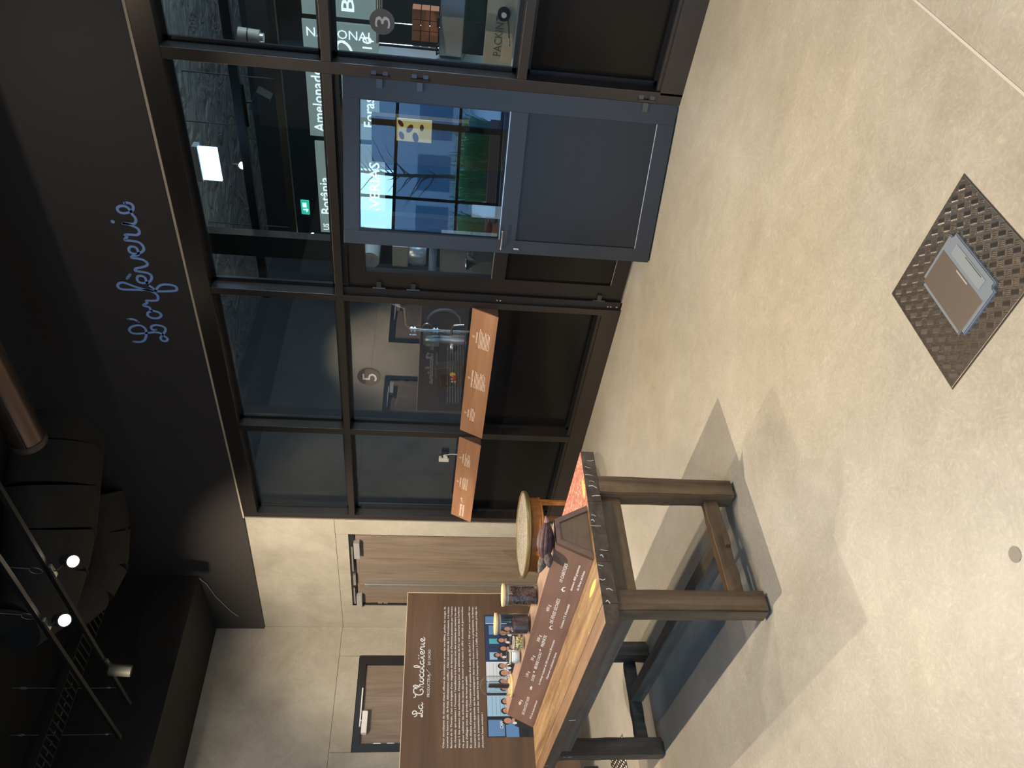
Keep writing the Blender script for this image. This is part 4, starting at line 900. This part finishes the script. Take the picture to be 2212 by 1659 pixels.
# ================================================================== WORKSHOP BEHIND THE GLAZING
MNAVY = mat('dark_blue_grey_wall', (.010, .014, .018), .7)
ws = structure('wall_workshop')
obj('shell', MB().box(-10, -3.9, 9.3, 9.5, 0, 5).box(-3.2, 6, 9.3, 9.5, 0, 5).box(-3.9, -3.2, 9.3, 9.5, 0, 3.0).box(-3.9, -3.2, 9.3, 9.5, 3.45, 5).box(-10, -9.8, 4.9, 9.4, 0, 5), MNAVY, ws)
obj('cover', MB().box(-10, -3.6, 4.95, 4.97, 3.0, 3.84) if False else MB().box(-10.2, 6, 9.5, 9.6, 0, 5), MNAVY, ws)
wp = obj('wall_partition', MB().box(-9.8, -7.1, 7.2, 7.3, 0, 3.85).box(-7.1, -7.0, 4.9, 9.3, 0, 3.85), MNAVY); wp['kind'] = 'structure'
for (y_, z_, nm) in ((6.0, 3.15, 'black overhead rail nearer the panes inside the workshop'), (6.9, 3.0, 'black overhead rail deeper inside the workshop')):
    t = thing('overhead_rail', nm, 'rail', (-3, y_, z_)); obj('rail', MB().box(-5.0, 1.5, y_-.03, y_+.03, z_-.03, z_+.04), MTRK, t)
    for x_ in (-4.8, -3.2, -1.6): obj('hanger', MB().tube([(x_, y_, z_+.04), (x_, y_, 3.85)], .006, 6), MTRK, t)
sp_ = thing('hanging_speaker', 'black box speaker hanging from the rail inside the workshop', 'speaker', (-3.0, 6.05, 3.02))
q = Matrix.Rotation(math.radians(28), 3, 'Y')
mb = MB(); mb.box(-.085, .085, -.06, .06, -.06, .06, .006); mb.v = [tuple(q @ Vector(v)+Vector((-3.0, 6.05, 2.99))) for v in mb.v]; obj('cabinet', mb, MBLKPL, sp_)
obj('stem', MB().tube([(-3.02, 6.04, 3.12), (-3.01, 6.05, 3.04)], .009, 8), MBLKPL, sp_)
obj('mount', MB().box(-3.22, -2.86, 6.02, 6.05, 3.10, 3.12), MBLKPL, sp_)
cl = thing('hanging_lamp', 'beige cylindrical lamp hanging from the rail inside the workshop', 'lamp', (-2.57, 6.15, 3.07))
obj('lamp_body', MB().tube([(-2.52, 6.15, 3.12), (-2.53, 6.15, 2.96)], .055, 20), mat('beige_lamp', (.32, .29, .23), .5), cl, smooth=True)
obj('band', MB().tube([(-2.525, 6.15, 3.05), (-2.525, 6.15, 3.04)], .058, 20), MBLKPL, cl)
obj('lamp_nose', MB().tube([(-2.53, 6.15, 2.96), (-2.53, 6.15, 2.93)], .035, 16), MALU, cl)
lb = thing('light_box', 'glowing blue-white emergency light box hanging inside behind the top pane', 'light box', (-3.35, 5.6, 3.35))
obj('housing', MB().box(-3.50, -3.19, 5.58, 5.66, 3.415, 3.455), MGRPL, lb)
obj('glowing_face', MB().box(-3.49, -3.20, 5.60, 5.62, 3.27, 3.415), mat('blue_white_glow', (.5, .7, 1), .4, emit=(.34, .62, 1), es=3.2), lb)
ex = thing('exit_sign', 'small green illuminated exit sign deep inside the workshop', 'exit sign', (-5.26, 8, 3.07))
obj('sign_face', MB().box(-5.36, -5.17, 8.0, 8.02, 3.02, 3.115), mat('green_glow', (.05, .5, .35), .4, emit=(.02, .34, .24), es=1.), ex)
mb = MB(); mb.box(-5.26, -5.20, 7.996, 7.999, 3.05, 3.095)
mb.prism([(-5.30, 3.09), (-5.30, 3.055), (-5.335, 3.055), (-5.29, 3.03), (-5.275, 3.055), (-5.285, 3.055), (-5.285, 3.09)], 7.996, 7.999, 'y')
obj('pictogram', mb, mat('white_glow', (.8, 1, 1), .4, emit=(.5, .8, .9), es=1.2), ex)
for (p, r_, nm) in (((-3.75, 6.3, 3.28), .03, 'small bright round lamp inside the workshop near the light box'), ((-4.66, 6.3, 3.27), .016, 'tiny bright lamp inside the workshop at the lower end of the upper pane'), ((-5.22, 7.4, 2.90), .018, 'tiny bright lamp inside the workshop beside the exit sign')):
    t = thing('workshop_lamp', nm, 'lamp', p); obj('bulb', MB().ell(p, r_, r_, r_, None, 12, 8), MLAMP, t, smooth=True); obj('cap', MB().tube([(p[0], p[1], p[2]+r_*.8), (p[0], p[1], p[2]+r_*2.6)], r_*.5, 8), MBLKPL, t)
# backlit boards naming cocoa varieties
MBRD = mat('backlit_board', (.20, .27, .26), .5, emit=(.12, .165, .16), es=.8)
MLIT = mat('backlit_lettering', (.9, .95, .95), .5, emit=(.6, .72, .74), es=1.)
def board(x0, x1, z0, z1, label, texts):
    t = thing('backlit_board', label, 'board', ((x0+x1)/2, 8, z0))
    obj('board_face', MB().box(x0, x1, 8.0, 8.03, z0, z1), MBRD, t)
    for (s_, x_, z_, w_, h_, vert, sh) in texts:
        if vert: mbx = text_mb([(s_, 0, 0, w_, h_, 0, sh)], (x_, 7.997, z_), (0, 0, -1), (1, 0, 0))
        else: mbx = text_mb([(s_, 0, 0, w_, h_, .01, sh)], (x_, 7.997, z_), (1, 0, 0), (0, 0, 1))
        obj('variety_name', mbx, MLIT, t)
    return t
board(-3.012, -1.0, 2.17, 2.93, 'greenish backlit board with the letters Brésil, rightmost inside the workshop', [('Brésil', -2.95, 2.42, .55, .13, False, 0)])
b2 = board(-4.318, -3.068, 2.18, 2.94, 'greenish backlit board reading NATIONAL, Amelonado and Forastero inside the workshop', [('NATIONAL', -3.225, 2.90, .67, .095, True, 0), ('Amelonado', -4.264, 2.775, .72, .12, False, 0), ('10', -3.30, 2.25, .12, .1, False, 0), ('Forastero', -4.161, 2.235, .62, .12, False, 0)])
mb = MB(); ribbon(mb, [(-3.34+.085*math.cos(k*PI/14)+.03*math.sin(k*PI/14), 2.53+.075*math.sin(k*PI/14)) for k in range(29)], .026, lambda a, b: (a, 7.996, b)); obj('ring_letter', mb, MLIT, b2)
board(-5.597, -4.389, 2.12, 2.90, 'greenish backlit board reading Botânia and AVERIAS inside the workshop', [('Botânia', -5.33, 2.765, .50, .12, False, 0), ('AVERIAS', -5.33, 2.185, .74, .12, False, 0), ('US', -5.56, 2.80, .09, .07, False, 0)])
# machine line next to the right-hand pane
mc = thing('packing_machine', 'stainless machine marked PACKINT with a clear hood behind the right-hand pane', 'machine', (-1.7, 5.8, 0))
obj('cabinet', MB().box(-2.34, -.9, 5.45, 6.3, .12, 1.04, .01), MSTEEL2, mc)
for x_ in (-2.28, -1.0):
    for y_ in (5.52, 6.2): obj('leg', MB().tube([(x_, y_, 0), (x_, y_, .13)], .025, 10), MSTEEL, mc)
MBG = mat('beige_enamel', (.46, .43, .33), .4)
obj('name_panel', MB().box(-2.26, -1.1, 5.40, 5.46, 1.06, 1.262, .004), MBG, mc)
obj('name_lettering', text_mb([('PACKINT', 0, 0, .27, .058)], (-2.19, 5.398, 1.143), (1, 0, 0), (0, 0, 1)), mat('grey_ink', (.10, .10, .095), .5), mc)
obj('hand_wheel', MB().tube([(-1.90, 5.37, 1.15), (-1.90, 5.40, 1.15)], .043, 28), MBLKPL, mc, smooth=True)
obj('wheel_hub', MB().tube([(-1.90, 5.36, 1.15), (-1.90, 5.375, 1.15)], .018, 20), MWHPL, mc)
obj('wheel_crank', MB().tube([(-1.93, 5.36, 1.12), (-2.1, 5.36, 1.09)], .006, 8), MSTEEL, mc)
obj('control_box', MB().box(-2.268, -1.45, 5.5, 5.9, 1.41, 1.575, .006), MSTEEL2, mc)
for x_ in (-2.22, -2.03): obj('box_handle', MB().tube([(x_-.03, 5.5, 1.575), (x_-.03, 5.47, 1.59), (x_+.03, 5.47, 1.59), (x_+.03, 5.5, 1.575)], .006, 8), MBLKPL, mc)
MHOOD = glass('hood_glass', (.80, .90, .84))
obj('clear_hood', MB().prism([(-2.26, 1.405), (-1.3, 1.405), (-1.3, 1.27), (-2.0, 1.27)], 5.44, 5.446, 'y').prism([(5.44, 1.40), (5.44, 1.27), (5.9, 1.27), (5.9, 1.40)], -2.0, -1.995, 'x'), MHOOD, mc)
for x_, z_ in ((-2.30, 1.545), (-2.31, 1.165)):
    obj('switch_plate', MB().box(x_-.022, x_+.022, 5.43, 5.45, z_-.022, z_+.022), MYEL, mc)
    obj('switch_knob', MB().tube([(x_, 5.40, z_), (x_, 5.43, z_)], .014, 14), MRED, mc)
obj('column', MB().box(-2.36, -2.28, 5.45, 5.6, 1.04, 2.0), MSTEEL2, mc)
bx = thing('orange_brick_box', 'orange-brown box standing on the stainless machine', 'box', (-2.13, 5.75, 1.58))
MOB = mat('orange_brown_blocks', (.40, .14, .06), .6)
for i in range(3):
    for j in range(3): obj('block', MB().box(-2.26+j*.075, -2.188+j*.075, 5.70, 5.80, 1.585+i*.065, 1.645+i*.065, .004), MOB, bx)
rod = thing('machine_rail', 'long polished horizontal rails over the stainless machine', 'rail', (-1.8, 5.9, 1.9))
for y_ in (5.7, 6.1): obj('rod', MB().tube([(-2.30, y_, 1.575), (-2.30, y_, 2.02), (-.9, y_, 2.02)], .011, 10), MSTEEL, rod, smooth=True)
# machine with pipework behind the pane numbered 5
pm_ = thing('pipework_machine', 'machine with polished clamped pipes and a steel motor behind the pane numbered 5', 'machine', (-4.9, 5.5, 0))
obj('riser_pipe', MB().tube([(-4.50, 5.4, 1.90), (-4.55, 5.4, 1.78), (-4.74, 5.4, 1.765), (-4.80, 5.4, 1.72), (-4.815, 5.4, 1.62), (-4.81, 5.4, 1.20), (-4.81, 5.4, 1.0)], .020, 14), MSTEEL, pm_, smooth=True)
for z_ in (1.69, 1.48):
    obj('pipe_clamp', MB().tube([(-4.812, 5.4, z_-.022), (-4.812, 5.4, z_-.008)], .042, 20).tube([(-4.812, 5.4, z_+.008), (-4.812, 5.4, z_+.022)], .042, 20), MSTEEL, pm_, smooth=True)
    for dx in (-.04, .04): obj('clamp_nut', MB().tube([(-4.812+dx, 5.37, z_-.03), (-4.812+dx, 5.37, z_+.03)], .008, 8), MSTEEL, pm_)
obj('motor', MB().lathe([(.0005, 1.44), (.075, 1.44), (.078, 1.46), (.078, 1.56), (.060, 1.592), (.0005, 1.595)], -4.93, 5.42, 28), mat('blue_steel_motor', (.30, .40, .42), .3, .8), pm_, smooth=True)
obj('gear_neck', MB().lathe([(.0005, 1.20), (.05, 1.20), (.055, 1.30), (.040, 1.34), (.045, 1.44), (.0005, 1.44)], -4.93, 5.42, 24), MSTEEL2, pm_, smooth=True)
obj('valve_body', MB().ell((-5.0, 5.38, 1.31), .06, .05, .05, None, 16, 10), MSTEEL, pm_, smooth=True)
obj('bypass_pipe', MB().tube([(-4.80, 5.34, 1.33), (-4.72, 5.34, 1.335), (-4.68, 5.34, 1.31), (-4.67, 5.34, 1.22)], .012, 10), MSTEEL, pm_, smooth=True)
obj('braided_hose', MB().tube([(-4.79+.16*math.sin(a), 5.5, 1.40-.16*math.cos(a)) for a in [k*PI/10 for k in range(0, 13)]], .014, 10), mat('grey_hose', (.25, .27, .28), .5, .4), pm_, smooth=True)
obj('thin_hose', MB().tube([(-4.84+.06*math.sin(a), 5.46, 1.56-.05*math.cos(a)) for a in [k*PI/8 for k in range(0, 9)]], .006, 8), MSTEEL, pm_, smooth=True)
obj('hopper', MB().lathe([(.02, 1.12), (.12, 1.30), (.125, 1.38), (.10, 1.38)], -4.60, 5.75, 28), MSTEEL, pm_, smooth=True)
obj('machine_bed', MB().box(-5.3, -4.56, 5.35, 6.2, .3, 1.13, .01), mat('dark_machine', (.06, .065, .07), .5, .4), pm_)
cp = thing('control_panel', 'dark tilted control panel with a red stop button on a yellow ring behind the pane', 'control panel', (-5.43, 5.42, 1.0))
q = Matrix.Rotation(math.radians(-12), 3, 'Y')
def cpv(mb): mb.v = [tuple(q @ Vector(v)+Vector((-5.43, 5.40, 1.285))) for v in mb.v]; return mb
obj('enclosure', cpv(MB().box(-.15, .14, 0, .1, -.15, .16, .012)), mat('dark_enclosure', (.06, .062, .065), .4, .3), cp)
obj('screen', cpv(MB().box(-.12, .05, -.004, 0, 0, .12)), mat('dark_screen', (.02, .022, .025), .15), cp)
obj('stop_ring', cpv(MB().tube([(.045, -.006, -.01), (.045, 0, -.01)], .028, 20)), MYEL, cp)
obj('stop_button', cpv(MB().tube([(.015, -.03, -.015), (.015, 0, -.015)], .020, 18)), MRED, cp)
obj('white_button', cpv(MB().tube([(-.012, -.01, .005), (-.012, 0, .005)], .010, 12)), MWHITE, cp)
obj('white_button', cpv(MB().tube([(-.05, -.01, .010), (-.05, 0, .010)], .010, 12)), MWHITE, cp)
obj('orange_button', cpv(MB().tube([(-.055, -.012, -.018), (-.055, 0, -.018)], .012, 12)), MORG, cp)
obj('post', MB().box(-5.45, -5.41, 5.44, 5.48, 0, 1.14), MSTEEL2, cp)
# emergency switch on the inner wall behind the leftmost pane
so = thing('wall_socket', 'white plug and socket with a short cable above the end of the shelf', 'socket', (-5.905, 4.79, 1.26))
obj('holder', MB().box(-5.965, -5.875, 4.79, 4.812, 1.285, 1.36, .004), MBLKPL, so)
obj('box', MB().box(-6.005, -5.955, 4.775, 4.812, 1.285, 1.385, .004), mat('aged_white', (.52, .53, .45), .5), so)
obj('plug', MB().prism([(-5.955, 1.30), (-5.955, 1.335), (-5.915, 1.345), (-5.90, 1.32), (-5.92, 1.30)], 4.775, 4.80, 'y'), bpy.data.materials['aged_white'], so)
obj('cord', MB().tube([(-5.905, 4.785, 1.315), (-5.89, 4.785, 1.27), (-5.892, 4.785, 1.19)], .005, 8), bpy.data.materials['aged_white'], so, smooth=True)
# equipment behind the narrow leaf
mm = thing('glazed_mixer', 'blue-white lit steel mixer behind the narrow closed leaf', 'machine', (-4.2, 5.7, 0))
obj('plinth', MB().box(-4.5, -3.85, 5.5, 6.1, 0, 1.2, .01), MSTEEL2, mm)
obj('white_box', MB().box(-4.24, -4.02, 5.6, 5.8, 1.76, 1.90, .006), mat('cream_metal', (.45, .44, .36), .5), mm)
obj('round_tank', MB().lathe([(.0005, 1.60), (.11, 1.60), (.12, 1.63), (.12, 1.72), (.10, 1.76), (.0005, 1.77)], -4.14, 5.7, 28), mat('tank_steel', (.42, .48, .55), .3, .7), mm, smooth=True)
obj('roller', MB().tube([(-4.40, 5.6, 1.54), (-3.9, 5.6, 1.54)], .035, 18), mat('pale_blue_roller', (.40, .52, .72), .3, .3), mm, smooth=True)
obj('steel_body', MB().box(-4.35, -3.95, 5.6, 6.0, 1.2, 1.47, .01), MSTEEL2, mm)
obj('funnel', MB().lathe([(.02, 1.16), (.075, 1.23), (.08, 1.25)], -4.02, 5.45, 24), MSTEEL, mm, smooth=True)
dm = thing('steel_drum', 'pale drum with a dark centre high behind the narrow closed leaf', 'drum', (-4.2, 5.7, 2.1))
obj('drum_body', MB().tube([(-4.19, 5.6, 2.10), (-4.19, 5.9, 2.10)], .085, 28), mat('pale_drum', (.38, .40, .40), .5, .2), dm, smooth=True)
obj('drum_hub', MB().tube([(-4.19, 5.592, 2.10), (-4.19, 5.6, 2.10)], .035, 20), MGRPL, dm)
obj('drum_bracket', MB().box(-4.30, -4.08, 5.7, 5.8, 2.18, 3.85), MTRK, dm)
# display board with cocoa picture behind the open leaf
db = thing('display_board', 'brown display board with a yellow picture of red pods behind the open leaf', 'display board', (-3.85, 7.3, 0))
obj('board', MB().box(-4.12, -3.62, 7.2, 7.28, .0, 2.2), mat('brown_board', (.12, .075, .038), .5), db)
mb = MB(); mb.cur = 0; mb.box(-3.86, -3.62, 7.19, 7.199, 1.60, 1.95)
for (a, c, r1, r2, an) in ((-3.80, 1.90, .045, .025, .3), (-3.72, 1.82, .05, .028, -.5), (-3.81, 1.76, .055, .03, .2), (-3.67, 1.91, .04, .022, .6), (-3.70, 1.70, .035, .02, 0)):
    mb.cur = 1; mb.add([(a+r1*math.cos(t)*math.cos(an)-r2*math.sin(t)*math.sin(an), 7.188, c+r1*math.cos(t)*math.sin(an)+r2*math.sin(t)*math.cos(an)) for t in [k*PI/8 for k in range(16)]], [tuple(range(16))])
obj('pod_picture', mb, [mat('glowing_yellow_print', (.75, .62, .20), .5, emit=(.75, .62, .25), es=.25), mat('red_pod_print', (.42, .10, .04), .5)], db)  # yellow ground given a faint glow of its own, standing in for light
obj('magazine_pocket', MB().box(-3.98, -3.66, 7.12, 7.19, 1.08, 1.26), MBLKPL, db)
cr = thing('stock_crates', 'dark blue crates stacked beside the display board inside the workshop', 'crates', (-3.3, 7.2, 0))
for i in range(4): obj('crate', MB().box(-3.56, -3.05, 7.0, 7.4, .02+i*.31, .31+i*.31, .01), mat('blue_crate', (.03, .06, .20), .5) if 'blue_crate' not in bpy.data.materials else bpy.data.materials['blue_crate'], cr)
dk = obj('header_infill', MB().box(-6.9, 6, 4.86, 4.9, 3.37, 3.86), MNAVY); dk.name = 'wall_header'; dk['kind'] = 'structure'  # wall strip above the partition header, on the workshop side

# ================================================================== OUTSIDE, BEHIND THE REAR WINDOWS
gd = obj('ground', MB().box(-30, 30, -40, -6.01, -.25, -.05), mat('paving', (.16, .17, .18), .8)); gd['kind'] = 'structure'
MFAC = mat('blue_grey_facade', (.16, .19, .23), .7); MFG = mat('facade_glass', (.05, .09, .14), .15)
fb = thing('office_building', 'low blue-grey building with window rows and an added taller block outside the rear windows', 'building', (-3, -22, 0))
obj('facade', MB().box(-20, 14, -26, -22, -.1, 3.05).box(-20, -6.2, -26, -22, 3.05, 7).box(-1.1, 14, -26, -22, 3.05, 4.9), MFAC, fb)  # taller right-hand block added to keep sky out of the leaf glass reflection
for i in range(16):
    obj('window', MB().box(-18+i*2, -16.6+i*2, -22.02, -21.98, .8, 2.1), MFG, fb)
MGR = mat('grass_blade', (.10, .36, .16), .6); MGR2 = mat('grass_blade_light', (.34, .50, .16), .6)
def planter(x0, x1, y, label):
    t = thing('grass_planter', label, 'planter', ((x0+x1)/2, y, -.05))
    obj('trough', MB().box(x0, x1, y-.25, y+.25, -.05, .38, .01), mat('weathered_planks', (.42, .24, .20), .8) if 'weathered_planks' not in bpy.data.materials else bpy.data.materials['weathered_planks'], t)
    mb = MB(); rs = random.Random(int(x0*10))
    for i in range(900):
        x, yy = rs.uniform(x0+.03, x1-.03), y+rs.uniform(-.22, .22); h = rs.uniform(.35, .95); dx, dy = rs.gauss(0, .18), rs.gauss(0, .18); w_ = .009
        mb.cur = 0 if rs.random() < .7 else 1
        mb.add([(x-w_, yy, .36), (x+w_, yy, .36), (x+w_*.8+dx*.4, yy+dy*.4, .36+h*.6), (x-w_*.8+dx*.4, yy+dy*.4, .36+h*.6), (x+dx, yy+dy, .36+h*(1-abs(dx)*.6))], [(0, 1, 2, 3), (3, 2, 4)])
    tag(obj('grass', mb, [MGR, MGR2], t), kind='stuff'); return t
planter(-4.7, -2.9, -6.9, 'wooden planter of tall green grass outside, left of the rear terrace')
planter(-2.6, -.9, -7.1, 'wooden planter of tall green grass outside, middle of the rear terrace')
planter(-.6, 1.4, -6.9, 'wooden planter of tall green grass outside, right of the rear terrace')
tr_ = thing('bare_tree', 'thin bare tree standing outside the rear windows', 'tree', (-2.0, -10, -.05))
rs = random.Random(4); tm_ = MB(); bm_ = MB()
tm_.tube([(-2.0, -10, -.05), (-1.97, -10, 1.2), (-2.03, -10, 2.4), (-1.98, -10, 4.2)], [.06, .05, .04, .02], 8)
for i in range(26):
    z0 = 1.4+i*.1; a = rs.uniform(0, 2*PI); l = rs.uniform(.5, 1.3); p = Vector((-2.0, -10, z0)); P_ = [p]
    for k in range(4): a += rs.uniform(-.4, .4); p = p+Vector((math.cos(a)*l/4, math.sin(a)*l/8, l/4*rs.uniform(.3, .9))); P_.append(p)
    bm_.tube(P_, [.018, .013, .009, .006, .003], 5)
MBK = mat('dark_bark', (.03, .025, .02), .8)
obj('trunk', tm_, MBK, tr_); tag(obj('branches', bm_, MBK, tr_), kind='stuff')
#MORE
